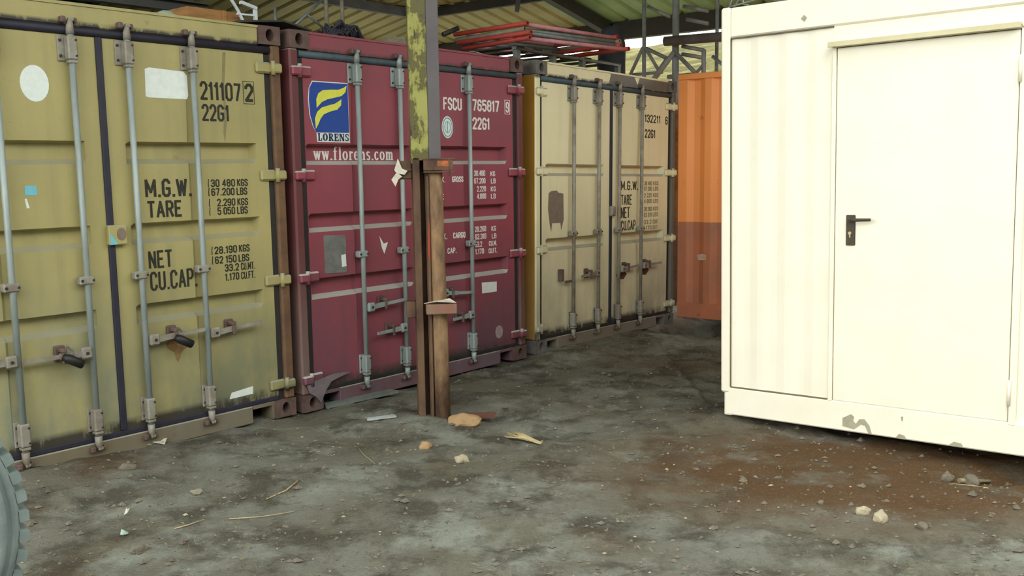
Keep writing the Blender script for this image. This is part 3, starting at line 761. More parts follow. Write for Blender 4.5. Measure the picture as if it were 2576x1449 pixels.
# ---- right: pale yellow
cC, cL, cR = container('C', 'shipping_container', 'pale yellow shipping container with ochre corner post, between the maroon and orange ones', 'container', dict(
    paint=M['pale'], frame=M['ochre'], side=M['ochre'], sill=paint('dusty_sill', (128,116,98), (104,92,80), .3, splash=.9), gasket=M['gasket_grey'], gasket_low=M['gasket_black'], gasket_c=M['gasket_navy'],
    header=M['pale'], post_l=M['pale'], post_r=M['frame_grey'], cast=plain('grey_casting', (112,108,104), (82,76,70), 14, .8, .7, bump=.2),
    rods=[-.660, -.250, .105, .520], rows=[(1.70,1.59),(1.03,.915)], rod=M['rod_warm'], bmat=M['rod_warm']))
o_ = .04
mb = MB(); mb.box(-1.224,-1.2185,-.012,.14,.13,2.46); mb.build('post_side', M['ochre'], cC)
plate([(-.06,2.47),(1.05,2.47),(1.05,2.57),(.50,2.572),(.46,2.50),(.40,2.572),(-.02,2.572)], -.0135, M['frame_grey'], cC, 'primer_patch')
SP = M['stencil_pale']
lettering('132211', .584+o_, .893+o_, 2.140, 2.222, -.002, SP, cR)
lettering('6', .995+o_, 1.045+o_, 2.135, 2.220, -.002, SP, cR)
lettering('22G1', .587+o_, .793+o_, 1.984, 2.072, -.002, SP, cR)
lettering('M.G.W.', .149+o_, .470+o_, 1.452, 1.545, -.002, SP, cR)
lettering('TARE', .151+o_, .350+o_, 1.304, 1.408, -.002, SP, cR)
lettering('NET', .153+o_, .315+o_, 1.172, 1.285, -.002, SP, cR)
lettering('CU.CAP.', .155+o_, .448+o_, 1.050, 1.150, -.002, SP, cR)
faint = plain('faded_stencil', (128,118,84), (170,156,104), 40, .8, .7, lo=.45, hi=.65)
for txt, zc in (('30 480 KGS', 1.520), ('67 200 LBS', 1.465), ('2 220 KGS', 1.395), ('4 890 LBS', 1.335), ('28 260 KGS', 1.255), ('62 310 LBS', 1.195), ('33.2 CU.MT.', 1.120), ('1 170 CU.FT.', 1.060)):
    num, unit = txt.rsplit(' ', 1)
    lettering(num, .590+o_, .742+o_, zc-.022, zc+.022, -.002, faint, cR); lettering(unit, .768+o_, .872+o_, zc-.022, zc+.022, -.002, faint, cR)
plate([(-1.00,1.435),(-.96,1.455),(-.88,1.46),(-.855,1.44),(-.78,1.43),(-.772,1.19),(-.785,1.165),(-.81,1.10),(-.82,1.165),(-.95,1.165),(-.965,1.09),(-.985,1.16),(-1.01,1.30)], -.003, M['brownplate'], cL, 'residue_patch')
handle(-.250, .668, -.580, .655, cL, M['rod_warm'], -.42); handle(.105, .672, .440, .690, cR, M['rod_warm'], .24); handle(.520, .680, .880, .690, cR, M['rod_warm'], .64)
mb = MB(); mb.box(-.865,-.825,-.05,.0,.63,.74,.006); mb.box(-.80,-.70,-.05,-.03,.61,.63,.004); mb.build('handle_catch', M['cast'], cL)
mb = MB(); mb.box(-.03,.045,-.045,.0,1.20,1.30,.012); mb.build('seal_box', M['rod_warm'], cR)
for nm, x0, dz in (('rust_streak', .20, .60), ('rust_streak', .63, .61)):
    plate([(x0-.06,dz-.03),(x0+.05,dz-.04),(x0+.11,dz+.01),(x0+.06,dz+.04),(x0-.02,dz+.05),(x0-.09,dz+.01)], -.003, plain('dark_rust_mark', (92,66,46), (70,50,38), 20, .8, .9), cR, nm)

# ---- orange container seen from its corrugated side
x, y, z, a, _ = FR['D']
cD = empty('shipping_container', (x, y, z), a); tag(cD, 'orange shipping container with corrugated side and brown lower half, beside the white cabin', 'container')
LEN = 6.0
mb = MB(); pts = [(.0, .0)]
u = .03
while u < LEN-.1:
    pts += [(u, .0), (u+.072, .0), (u+.14, .036), (u+.21, .036)]; u += .278
pts += [(LEN, 0)]
for px, py in pts: mb.v += [(px, py, .15), (px, py, 2.53)]
for i in range(len(pts)-1): mb.face((2*i, 2*i+2, 2*i+3, 2*i+1))
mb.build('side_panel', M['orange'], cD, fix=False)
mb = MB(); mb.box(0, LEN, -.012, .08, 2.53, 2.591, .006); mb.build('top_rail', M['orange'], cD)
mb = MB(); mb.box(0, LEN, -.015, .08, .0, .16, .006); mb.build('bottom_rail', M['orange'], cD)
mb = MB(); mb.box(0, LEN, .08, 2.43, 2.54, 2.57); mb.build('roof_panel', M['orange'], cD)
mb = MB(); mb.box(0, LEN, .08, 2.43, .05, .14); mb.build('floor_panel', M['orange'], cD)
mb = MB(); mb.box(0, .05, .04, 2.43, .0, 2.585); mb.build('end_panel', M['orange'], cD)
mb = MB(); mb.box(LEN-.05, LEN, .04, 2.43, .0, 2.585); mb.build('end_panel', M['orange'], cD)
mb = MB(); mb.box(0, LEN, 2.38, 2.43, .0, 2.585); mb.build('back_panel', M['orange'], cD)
plate([(.23,.68),(.29,.70),(.34,.685),(.335,.635),(.25,.63)], -.004, plain('pale_scuff', (190,160,140), (170,130,108), 20, .7, .8), cD, 'scuff_patch')

# ================================================================== SITE CABIN
x, y, z, a, t_ = FR['K']
K = empty('site_cabin', (x, y, z), a, t_); tag(K, 'cream white site cabin with a plain door and dark lever handle', 'cabin')
CW, CD, CH = 2.44, 2.44, 2.60
CM = M['cabin']
mb = MB(); mb.box(0, .062, -.012, .10, .150, CH, .012); mb.box(.022, .075, .0, .10, .0, .150, .004); mb.build('corner_post', CM, K)
mb = MB(); mb.box(CW-.062, CW, -.012, .10, .150, CH, .012); mb.box(CW-.075, CW-.022, .0, .10, .0, .150, .004); mb.build('corner_post', CM, K)
mb = MB(); mb.box(.060, CW-.06, -.004, .10, 2.412, CH-.004, .010); mb.build('top_beam', CM, K)
mb = MB(); mb.box(.030, CW-.03, -.004, .10, .004, .186, .008); mb.build('bottom_beam', CM, K)
# ribbed wall infill left of the door, gently corrugated
def ribbed(u0, u1, z0, z1, ribs, dep=.007):
    mb = MB(); us = [u0]
    for c in ribs: us += [c-.070, c-.018, c+.018, c+.070]
    us.append(u1)
    for j, zz in enumerate((z0, z1)):
        for i, u in enumerate(us):
            inr = any(abs(u-c) < .019 for c in ribs)
            mb.v.append((u, .016 + (dep if inr else 0), zz))
    n = len(us)
    for i in range(n-1): mb.face((i, i+1, i+1+n, i+n))
    mb.box(u0, u1, .035, .06, z0, z1)
    return mb.build('wall_panel', CM, K)
ribbed(.062, .712, .180, 2.42, [.17, .35, .53])
ribbed(1.735, CW-.06, .180, 2.42, [1.86, 2.06, 2.24])
mb = MB(); mb.box(.712, 1.735, .010, .05, 2.300, 2.42); mb.build('wall_panel', CM, K)
mb = MB(); mb.box(.706, .732, -.006, .05, .180, 2.300, .003); mb.box(1.700, 1.738, -.006, .05, .170, 2.300, .003); mb.box(.706, 1.738, -.006, .05, 2.286, 2.304, .003); mb.build('door_frame', CM, K)
dk = MB(); dk.box(.736, 1.696, -.002, .04, .186, 2.282, .004); dk = dk.build('door', CM, K)
mb = MB(); mb.box(.695, 1.705, -.050, .0, 2.300, 2.316, .003); mb.box(.695, 1.705, -.054, -.044, 2.286, 2.316, .002); mb.build('rain_drip', M['cabin_trim'], K)
mb = MB(); mb.box(.804, .858, -.012, -.001, 1.132, 1.312, .004); mb.build('handle_plate', M['handle_dark'], dk)
mb = MB(); mb.tube([(.832, -.012, 1.283), (.832, -.045, 1.283), (.845, -.055, 1.283), (.96, -.055, 1.286)], [.013, .012, .011, .009], 10); mb.build('door_lever', M['handle_dark'], dk)
mb = MB(); mb.tube([(.830, -.022, 1.205), (.830, -.010, 1.205)], .010, 10); mb.box(.825, .835, -.020, -.010, 1.178, 1.205, .002); mb.build('lock_cylinder', M['brass'], dk)
for zz in (2.08, .35):
    mb = MB(); mb.tube([(1.702, -.016, zz-.07), (1.702, -.016, zz+.07)], .009, 8); mb.build('hinge', CM, dk)
mb = MB(); mb.box(.065, .708, -.001, .02, 2.406, 2.413); mb.box(.058, .064, -.001, .02, .19, 2.41); mb.box(.065, .70, -.001, .02, .184, .190); mb.build('seal_strip', M['seam'], K)
for ch in ([(.80,.035),(.80,.085),(.85,.115),(.87,.100),(.865,.075),(.88,.06),(.90,.09),(.93,.095),(.96,.06),(.975,.01),(.955,.012),(.935,.055),(.91,.06),(.87,.025)],
           [(1.11,.008),(1.13,.035),(1.16,.03),(1.175,.008)], [(1.40,.01),(1.43,.035),(1.47,.03),(1.48,.01)], [(1.14,.14),(1.152,.14),(1.150,.115),(1.143,.115)],
           [(.515,2.476),(.535,2.496),(.553,2.478),(.538,2.455)]):
    plate(ch, -.0065, M['cabin_chip'], K, 'paint_chip', .004)
mb = MB(); mb.box(.0, .05, .10, CD, .03, CH-.01); mb.build('side_wall', CM, K)
mb = MB(); mb.box(CW-.05, CW, .10, CD, .03, CH-.01); mb.build('side_wall', CM, K)
mb = MB(); mb.box(.05, CW-.05, CD-.05, CD, .03, CH-.01); mb.build('back_wall', CM, K)
mb = MB(); mb.box(.05, CW-.05, .10, CD-.05, CH-.05, CH-.015); mb.build('roof_panel', CM, K)
mb = MB(); mb.box(.05, CW-.05, .10, CD-.05, .03, .09); mb.build('floor_panel', CM, K)
for fx, fy in ((.12,.25),(CW-.3,.25),(.12,CD-.4),(CW-.3,CD-.4)):
    mb = MB(); mb.box(fx, fx+.2, fy, fy+.2, -.14, .03, .01); mb.build('foot_block', M['cast'], K)

# ================================================================== POST
PX, PY = -.545, 6.28
post = empty('steel_post', (PX, PY, 0), math.radians(8)); tag(post, 'rusty steel column with peeling yellow paint, standing in front of the maroon container', 'column')
def peel():
    k = NT('peeling_yellow_paint')
    c = k.mix(k.noise(9, 8, .7, (1,1,.45), .46, .50), lin((150,148,78)), lin((92,86,48)))
    c = k.mix(k.noise(14, 8, .75, (1,1,.5), .60, .63), c, lin((66,54,40)))
    k.bump(k.noise(9, 8, .7, (1,1,.45), .44, .52), .5, .01)
    return k.done(c, .7)
M['peel'] = peel()
M['rustpost'] = plain('rusty_tan_steel', (150,120,88), (86,62,46), 7, 1.0, .85, stretch=(1,1,.35), bump=.6)
M['rustdark'] = plain('dark_rust_steel', (104,78,58), (66,48,40), 7, .9, .85, stretch=(1,1,.4), bump=.3)
M['greyprimer'] = plain('grey_primer_steel', (96,90,92), (82,76,78), 5, .6, .7)
TOPZ = 5.08
mb = MB(); mb.box(-.100, .008, -.085, -.066, 1.72, TOPZ, .003); mb.box(-.106, -.096, -.085, .085, 1.70, TOPZ, .002); mb.build('yellow_flange', M['peel'], post)
mb = MB(); mb.box(-.020, .005, -.066, .085, .02, TOPZ); mb.box(-.10, .080, .066, .085, .02, TOPZ); mb.build('web', M['rustdark'], post)
mb = MB(); mb.box(.008, .088, -.080, -.064, 1.62, TOPZ, .003); mb.box(.078, .088, -.066, .085, 1.62, TOPZ, .002); mb.build('grey_flange', M['greyprimer'], post)
# lower half: open section with a round tube set in it
mb = MB(); mb.box(-.098, -.052, -.085, -.070, .0, 1.74, .003); mb.box(-.098, -.086, -.072, .085, .0, 1.74, .002); mb.build('lower_flange', M['rustdark'], post)
mb = MB(); mb.tube([(.060, -.050, -.03), (.056, -.050, .6), (.050, -.050, 1.2), (.046, -.050, 1.66)], [.056,.054,.051,.049], 14); mb.build('tube_leg', M['rustpost'], post)
mb = MB(); mb.box(-.014, .004, -.092, -.062, .0, 1.62, .003); mb.build('ridge_bar', M['rustdark'], post)
# clamp brackets
M['orange_rust'] = plain('orange_flaking_paint', (188,96,54), (120,84,56), 16, .9, .8, lo=.45, hi=.55)
mb = MB(); mb.box(-.03, .175, -.13, .02, 1.722, 1.732, .002); mb.box(-.03, .16, -.128, -.110, 1.655, 1.722, .003); mb.mi = 1; mb.box(.060, .140, -.131, -.127, 1.680, 1.716); mb.mi = 0
mb.box(-.03, .168, -.125, .02, 1.640, 1.650, .002); mb.tube([(.135,-.130,1.62),(.135,-.130,1.725)], .005, 6); mb.build('clamp_bracket', [M['rustdark'], M['orange_rust']], post)
mb = MB(); mb.box(-.20, -.10, -.05, .04, 1.60, 1.72, .008); mb.box(-.22, -.10, -.06, .05, 1.655, 1.668, .002); mb.build('clamp_stub', M['rustdark'], post)
M['brick'] = plain('old_timber_block', (128,106,88), (132,88,72), 9, .9, .85, bump=.3)
mb = MB(); mb.box(-.035, .165, -.155, -.05, .722, .790, .006); mb.build('timber_block', M['brick'], post)
mb = MB(); mb.box(-.16, -.095, -.06, .04, .69, .80, .006); mb.build('clamp_stub', M['rustdark'], post)
mb = MB(); mb.poly([(-.012,1.10),(.002,1.06),(.004,1.30),(-.004,1.36),(-.013,1.25)], -.0945, -.090); mb.build('red_paint_streak', plain('red_paint_streak', (170,54,38), (110,70,50), 14, .8, .8, lo=.4, hi=.6), post)
def scrap(name, label, cat, pts, mat, th=.003):
    """a crumpled flat scrap: pts in world coordinates, fanned from the middle"""
    mb = MB(); c = sum((Vector(p) for p in pts), Vector())/len(pts)
    for dz in (0, -th):
        base = len(mb.v); mb.v += [tuple(Vector(p)+Vector((0,0,dz))) for p in pts] + [tuple(c+Vector((0,0,th*3+dz)))]
        n = len(pts)
        for i in range(n): mb.face((base+i, base+(i+1) % n, base+n))
    n = len(pts)
    for i in range(n): mb.face((i, (i+1) % n, n+1+(i+1) % n, n+1+i))
    return tag(mb.build(name, mat), label, cat)
pm = post.rotation_euler.z
def PW(x_, y_, z_): return Vector((PX + x_*math.cos(pm) - y_*math.sin(pm), PY + x_*math.sin(pm) + y_*math.cos(pm), z_))
M['paper'] = plain('dirty_white_paper', (206,198,182), (170,160,142), 16, .7, .85)
scrap('paper_scrap', 'crumpled white paper lying on the timber block of the post', 'paper', [PW(-.05,-.15,.800), PW(.03,-.165,.812), PW(.16,-.16,.800), PW(.12,-.11,.822), PW(.15,-.07,.800), PW(.03,-.08,.806)], M['paper'])
mb = MB()
for p in ([(-.215,1.66),(-.19,1.735),(-.165,1.67),(-.13,1.655),(-.15,1.63),(-.20,1.64)], [(-.235,1.60),(-.20,1.645),(-.165,1.62),(-.19,1.60),(-.21,1.555)]):
    mb.poly(p, -.075, -.060)
rg = mb.build('rag', M['paper']); rg.location = (PX, PY, 0); rg.rotation_euler = (0,0,pm); tag(rg, 'small white rag caught on the left stub of the post clamp', 'rag')

# ================================================================== WHEEL
M['tyre'] = plain('dusty_grey_rubber', (122,134,130), (92,102,98), 8, .7, .85)
M['rim'] = plain('orange_brown_rim', (150,90,60), (120,76,56), 8, .7, .7)
WR = .575
wh = empty('truck_wheel', (-2.010, 2.59, WR-.005), math.radians(40)); tag(wh, 'dusty grey truck wheel with lugged tread at the left edge', 'wheel')
def lathe(prof, mat, name, parent, n=64):
    mb = MB(); mb.sm = True
    for i in range(n):
        a_ = 2*math.pi*i/n
        for r_, yy in prof: mb.v.append((r_*math.cos(a_), yy, r_*math.sin(a_)))
    k_ = len(prof)
    for i in range(n):
        for j in range(k_-1):
            a0 = i*k_+j; b0 = ((i+1) % n)*k_+j; mb.face((a0, a0+1, b0+1, b0))
    return mb.build(name, mat, parent)
ty = lathe([(.29,.02),(.30,-.02),(.36,-.035),(.395,-.045),(.400,-.030),(.412,-.030),(.418,-.048),(.452,-.050),(.457,-.034),(.470,-.034),(.476,-.046),(.503,-.040),(.508,-.022),(.520,-.020),(.526,-.030),(.548,-.006),(.553,.03),(.553,.22),(.548,.256),(.50,.29),(.40,.30),(.30,.27),(.29,.24)], M['tyre'], 'tyre', wh)
for i in range(54):
    a_ = 2*math.pi*i/54
    mb = MB()
    for sgn, y0, y1 in ((0, -.012, .10), (1, .14, .262)):
        th = a_ + (math.pi/54 if sgn else 0); dth = .034
        vs = []
        for r_ in (.545, WR):
            for yy in (y0, y1):
                for q in (-1, 1):
                    vs.append((r_*math.cos(th+q*dth*(1 if r_ < .56 else .8)), yy, r_*math.sin(th+q*dth*(1 if r_ < .56 else .8))))
        mb.add(vs, [(0,1,3,2),(4,6,7,5),(0,4,5,1),(2,3,7,6),(0,2,6,4),(1,5,7,3)])
    mb.build('tread_lug', M['tyre'], ty)
lathe([(.06,.02),(.10,.00),(.20,.06),(.25,.08),(.27,.02),(.30,-.01),(.31,.0),(.30,.03),(.28,.24)], M['rim'], 'rim', wh, 40)
for i in range(8):
    a_ = 2*math.pi*i/8; mb = MB(); mb.tube([(.15*math.cos(a_), .0, .15*math.sin(a_)), (.15*math.cos(a_), .05, .15*math.sin(a_))], .014, 6); mb.build('wheel_nut', M['steel_grey'], wh)

# ================================================================== THINGS ON TOP OF THE CONTAINERS
M['wood'] = plain('raw_board', (168,122,72), (130,92,56), 5, .8, .8, stretch=(1,1,4))
M['wood_grey'] = plain('weathered_board', (150,142,120), (112,104,88), 5, .8, .8, stretch=(1,1,4))
M['cloth'] = plain('pale_green_sacking', (164,184,168), (130,150,136), 10, .7, .9)
M['white_metal'] = plain('white_metal_frame', (214,220,222), (180,186,188), 12, .6, .5)
M['black_cable'] = plain('black_cable', (40,38,48), (66,62,74), 12, .7, .6)
M['red_tube'] = plain('red_painted_tube', (186,70,56), (140,62,54), 7, .7, .6, stretch=(1,1,1))
M['pink_tube'] = plain('faded_red_tube', (206,140,146), (160,110,112), 7, .7, .6)
M['grey_tube'] = plain('galvanised_tube', (128,132,128), (96,98,90), 7, .7, .5, .3)
M['tarp'] = plain('black_sack', (38,40,46), (54,56,62), 8, .7, .8)
ya = FR['A'][3]
# wooden crate made of boards
cr = empty('wooden_crate', W('A', 1.05, 2.592, -.66), ya); tag(cr, 'open wooden crate of bare boards on top of the yellow container', 'crate')
for (x0,x1,y0,y1,z0,z1) in ((-.20,.20,-.20,-.18,.0,.072),(-.20,.20,-.20,-.18,.080,.150),(-.20,-.18,-.18,.18,.0,.150),(.18,.20,-.18,.18,.0,.150),(-.20,.20,.18,.20,.0,.150),(-.18,.18,-.18,.18,.0,.015),(.06,.09,-.215,-.20,.0,.150)):
    mb = MB(); mb.box(x0,x1,y0,y1,z0,z1,.002); mb.build('board', M['wood'], cr)
bmr = MB(); bmr.box(-1.0,.25,-.04,.04,0,.010); bmr.box(-1.0,.25,-.005,.005,.01,.07); bmr.box(-1.0,.25,-.04,.04,.068,.078)
bo = bmr.build('steel_beam', M['steel_dark']); bo.location = W('A', .92, 2.743, -.72); bo.rotation_euler = (0,0,ya); tag(bo, 'dark steel beam lying across the wooden crate', 'beam')
mb = MB(); mb.sm = True
for j in range(7):
    for i in range(9):
        u = i/8-.5; v = j/6-.5; r_ = max(0, 1-(abs(u*2)**3+abs(v*2)**3)*.6)
        mb.v.append((u*.22, v*.2, .10*r_+.02*noise.noise(Vector((u*9, v*9, 3)))))
for j in range(6):
    for i in range(8): mb.face((j*9+i, j*9+i+1, j*9+i+10, j*9+i+9))
sk = mb.build('sack', M['cloth']); sk.location = W('A', .71, 2.593, -.50); sk.rotation_euler = (0,0,ya); tag(sk, 'pale green sack slumped left of the wooden crate', 'sack')
wf = empty('metal_frame', W('A', 1.22, 2.592, -.40), ya); tag(wf, 'small white bent metal frame standing right of the wooden crate', 'frame')
mb = MB(); mb.bar((.115,0,0), (.115,0,.185), .022, .022); mb.build('leg', M['white_metal'], wf)
mb = MB(); mb.bar((.125,0,.182), (.0,0,.21), .03, .022); mb.build('top_arm', M['white_metal'], wf)
mb = MB(); mb.bar((.11,0,.135), (-.03,0,.13), .014, .012); mb.build('cross_bar', M['white_metal'], wf)
mb = MB(); mb.bar((-.10,0,.26), (-.02,0,.15), .016, .014); mb.bar((-.02,0,.15),(.06,.0,.0), .016, .014); mb.build('brace', M['white_metal'], wf)
# dark sheet over the joint of the yellow and maroon containers
mb = MB(); c = [W('A', .86, 2.600, -.02), W('A', 1.24, 2.606, -.02), W('A', 1.60, 2.600, -.12), W('A', 1.60, 2.61, -1.1), W('A', .86, 2.61, -1.1)]
c = [W('A', .95, 2.602, -.02), W('A', 1.30, 2.640, -.03), W('A', 1.55, 2.606, -.06), W('A', 1.55, 2.612, -.34), W('A', .95, 2.606, -.34)]
mb.v += [tuple(p) for p in c] + [tuple(p+Vector((0,0,.012))) for p in c]
mb.face((0,1,2,3,4)); mb.face((5,6,7,8,9)); [mb.face((i,(i+1)%5,(i+1)%5+5,i+5)) for i in range(5)]
tag(mb.build('steel_sheet', M['steel_dark']), 'thin dark sheet bridging the tops of the yellow and maroon containers', 'sheet')
# thin scaffold behind
sc = empty('tube_scaffold', W('B', -.1, 2.592, -.9), FR['B'][3]); tag(sc, 'thin tube scaffold frame standing on the maroon container behind the cables', 'scaffold')
for p, q, r_ in (((-.03,0,0),(-.05,0,1.25),.018), ((.135,0,0),(.12,0,1.25),.016), ((-.08,0,.42),(-.36,0,.19),.012), ((-.24,0,.30),(-.06,0,.205),.010), ((-.53,0,0),(-.53,0,.32),.012)):
    mb = MB(); mb.tube([p, q], r_, 8); mb.build('tube', M['wood_grey'] if r_ > .014 else M['grey_tube'], sc)
# black cable heap
cb = empty('cable_heap', W('B', -.42, 2.592, -.42), FR['B'][3]); tag(cb, 'tangled heap of black cable on top of the maroon container', 'cable')
rc = random.Random(3)
for q in range(17):
    mb = MB(); pts = []
    cx, cz = rc.uniform(-.12,.11), rc.uniform(.03,.13); ra = rc.uniform(.04,.10); ph = rc.uniform(0, 6.28); tx = rc.uniform(-.8,.8)
    for i in range(22):
        a_ = ph + i*6.28*1.1/21
        pts.append((cx+ra*math.cos(a_), ra*.9*math.sin(a_)*math.cos(tx)+rc.uniform(-.005,.005), max(.014, cz+ra*.6*math.sin(a_)*math.sin(tx)+.03*math.sin(3*a_))))
    mb.tube(pts, .013, 7); mb.build('cable_loop', M['black_cable'], cb)
mb = MB(); mb.tube([(.06,0,.10),(.13,-.01,.115),(.19,-.02,.09),(.24,-.02,.05),(.27,-.02,.018)], .018, 8); mb.build('hose_end', M['black_cable'], cb)
# small boards right of the cables
for i, (u0, u1, h, dd) in enumerate(((.36,.52,.20,-.72),(.52,.69,.22,-.80))):
    mb = MB(); mb.add([(0,0,0),(u1-u0,0,0),(u1-u0,.06,h),(0,.06,h*.86),(0,.018,0),(u1-u0,.018,0),(u1-u0,.078,h),(0,.078,h*.86)], [(0,1,2,3),(7,6,5,4),(0,4,5,1),(1,5,6,2),(2,6,7,3),(3,7,4,0)])
    b_ = mb.build('board', M['wood_grey']); b_.location = W('B', u0, 2.592, dd); b_.rotation_euler = (0,0,FR['B'][3])
    tag(b_, ['grey board leaning on the maroon container, nearer the cable heap', 'grey board leaning on the maroon container, just left of the post'][i], 'board')
scrap('paper_scrap', 'white paper scrap on the roof edge of the maroon container beside the scaffold tubes', 'paper', [W('B',.62,2.596,-.10), W('B',.72,2.625,-.10), W('B',.86,2.606,-.08), W('B',.84,2.60,-.25), W('B',.66,2.60,-.28)], M['paper'])
# steel pallet on the pale container
pl = empty('steel_pallet', W('C', -.26, 2.594, -.30), FR['C'][3], FR['C'][4]); tag(pl, 'grey steel pallet on the pale yellow container under the scaffold frames', 'pallet')
for yy in (0, .75):
    mb = MB(); mb.bar((-.86,yy,.012),(.86,yy,.012),.05,.024); mb.build('bottom_rail', M['grey_tube'], pl)
    mb = MB(); mb.bar((-.86,yy,.135),(.86,yy,.135),.05,.026); mb.build('top_rail', M['grey_tube'], pl)
    for u in (-.82, -.28, .20, .83):
        mb = MB(); mb.bar((u,yy,.02),(u,yy,.13),.05,.05); mb.build('stub_post', M['grey_tube'], pl)
for i in range(7):
    u = -.80 + i*.265; mb = MB(); mb.bar((u,-.03,.150),(u,.78,.150),.11,.012); mb.build('deck_slat', M['steel_dark'], pl)
# stack of scaffold frames
for i in range(4):
    zz = 2.792 + i*.042
    a_ = math.radians(-45 + (-3, 2, -1, 2)[i]); off = (.03, .05, -.04, .00)[i]
    f_ = empty('scaffold_end_frame', Vector((.17+off*.6, 8.50-off, zz)), a_)
    tag(f_, ['red and grey tube scaffold frame lying on the steel pallet, lowest of its stack', 'second scaffold frame from the bottom of the flat stack on the steel pallet', 'third scaffold frame from the bottom of the flat stack on the steel pallet', 'red tube scaffold frame on top of the flat stack, uppermost one'][i], 'scaffold', 'stacked scaffold frames')
    r_ = .021
    m1 = (M['red_tube'], M['red_tube'], M['wood_grey'], M['red_tube'])[i]; m2 = (M['pink_tube'], M['grey_tube'], M['grey_tube'], M['pink_tube'])[i]
    mb = MB(); mb.tube([(.0,0,0), (-.92,0,0)], r_, 10, hollow=True); mb.build('tube', m1, f_)
    mb = MB(); mb.tube([(-.06,.03,0), (-.06,1.30,0)], r_*.9, 10, hollow=True); mb.build('tube', m2, f_)
    mb = MB(); mb.tube([(-.80,.03,0), (-.80,1.30,0)], r_*.9, 10, hollow=True); mb.build('tube', m2, f_)
    mb = MB(); mb.tube([(.0,1.30,0), (-.92,1.30,0)], r_, 10, hollow=True); mb.build('tube', m1, f_)
# short loose pipe across the frame ends
pe = MB(); pe.tube([(0,0,0),(.16,.02,.07)], .024, 10, hollow=True); pe = pe.build('pipe_offcut', M['steel_dark']); pe.location = (-.62, 9.22, 2.93); pe.rotation_euler = (0,0,math.radians(20)); tag(pe, 'short dark pipe offcut at the left end of the scaffold frames', 'pipe')
# black sack
mb = MB(); mb.sm = True
for j in range(9):
    for i in range(14):
        th = 2*math.pi*i/14; v = j/8; r_ = (.155, .17, .172, .168, .16, .15, .135, .10, .02)[j]*(1+.12*noise.noise(Vector((math.cos(th)*1.5, math.sin(th)*1.5, v*3))))
        mb.v.append((r_*math.cos(th), r_*.8*math.sin(th), (0, .08,.19,.30,.40,.48,.55,.60,.62)[j] + .02*math.cos(th)))
for j in range(8):
    for i in range(14): mb.face((j*14+i, j*14+(i+1) % 14, (j+1)*14+(i+1) % 14, (j+1)*14+i))
mb.face(list(range(13,-1,-1)))
sk = mb.build('sack', M['tarp']); sk.location = W('C', .95, 2.600, -.62); sk.rotation_euler = (0,0,FR['C'][3]); tag(sk, 'upright black sack at the right end of the steel pallet', 'sack')
M['tower_tube'] = plain('weathered_scaffold_tube', (150,152,152), (110,106,98), 6, .8, .6, .1)
# standing lattice scaffold behind the orange container
yd = FR['D'][3]
sd = empty('scaffold_tower', W('D', -.6, -.04, -1.0), yd); tag(sd, 'lattice scaffold of grey tubes standing behind the pale yellow and orange containers', 'scaffold')
def T(u, z, dy=0): return (u+.6, dy, z)
for p, q, r_ in ((T(-.58,0),T(-.585,3.86),.034), (T(-1.03,0,.05),T(-1.04,3.86,.05),.020), (T(-.73,0,.3),T(-.73,3.84,.3),.017), (T(-.23,0,.35),T(-.23,3.82,.35),.018), (T(-.17,2.5,.6),T(-.17,3.84,.6),.012),
        (T(-1.04,3.10,.03),T(-1.23,2.77,.03),.017), (T(-1.01,3.09,.03),T(-.80,2.77,.03),.017), (T(-.99,3.08,.02),T(-.71,2.94,.02),.018), (T(-1.25,2.79,.08),T(-.80,2.79,.08),.015),
        (T(-.70,2.94,0),T(-.95,2.64,0),.016), (T(-.57,3.0,-.05),T(-.92,2.62,-.05),.026), (T(-.55,2.98,-.05),T(-.20,2.64,-.05),.020), (T(-.74,2.73,.1),T(-.38,2.73,.1),.022),
        (T(-.50,3.06,0),T(-.22,2.99,0),.018), (T(-.50,2.97,0),T(-.24,2.91,0),.018), (T(-.23,3.0,.02),T(-.23,2.60,.02),.022), (T(-.44,2.65,.05),T(-.22,2.86,.05),.015),
        (T(-.50,3.38,.1),T(-.22,3.30,.1),.018), (T(-.54,3.53,.1),T(-.22,3.44,.1),.018), (T(-1.02,3.58,.1),T(-.72,3.43,.1),.016), (T(-.26,2.95,.3),T(.05,2.70,.3),.017), (T(-.02,2.6,.3),T(-.02,3.1,.3),.017)):
    mb = MB(); mb.tube([p, q], r_*1.25, 8); mb.build('tube', M['tower_tube'], sd)
bp = MB(); bp.tube([(0,0,0),(2.2,0,-.05)], .055, 14, hollow=True); bp = bp.build('large_pipe', plain('rusty_grey_pipe', (104,98,96), (92,74,66), 6, .8, .7)); bp.location = W('D', -.66, 3.08, -.88); bp.rotation_euler = (0,0,yd); tag(bp, 'large rusty grey pipe resting across the lattice scaffold', 'pipe')
# cables on the cabin roof
kc = empty('cable_loops', W('K', .05, 2.60, -.02), FR['K'][3]); tag(kc, 'grey cable loops lying on the roof corner of the cream cabin', 'cable')
mb = MB(); mb.tube([(-.02,.02,.0),(-.005,.03,.05),(.03,.04,.09),(.06,.05,.07),(.065,.05,.02),(.10,.05,.01)], .006, 7); mb.build('cable_loop', M['grey_tube'], kc)
mb = MB(); mb.tube([(.0,.05,.0),(.03,.06,.06),(.10,.07,.075),(.18,.08,.05),(.26,.08,.03),(.40,.1,.02)], .006, 7); mb.build('cable_loop', M['grey_tube'], kc)
mb = MB(); mb.tube([(-.01,.01,.01),(.06,.02,.02),(.14,.03,.035),(.24,.04,.05),(.36,.05,.05)], .005, 7); mb.build('cable_loop', M['grey_tube'], kc)

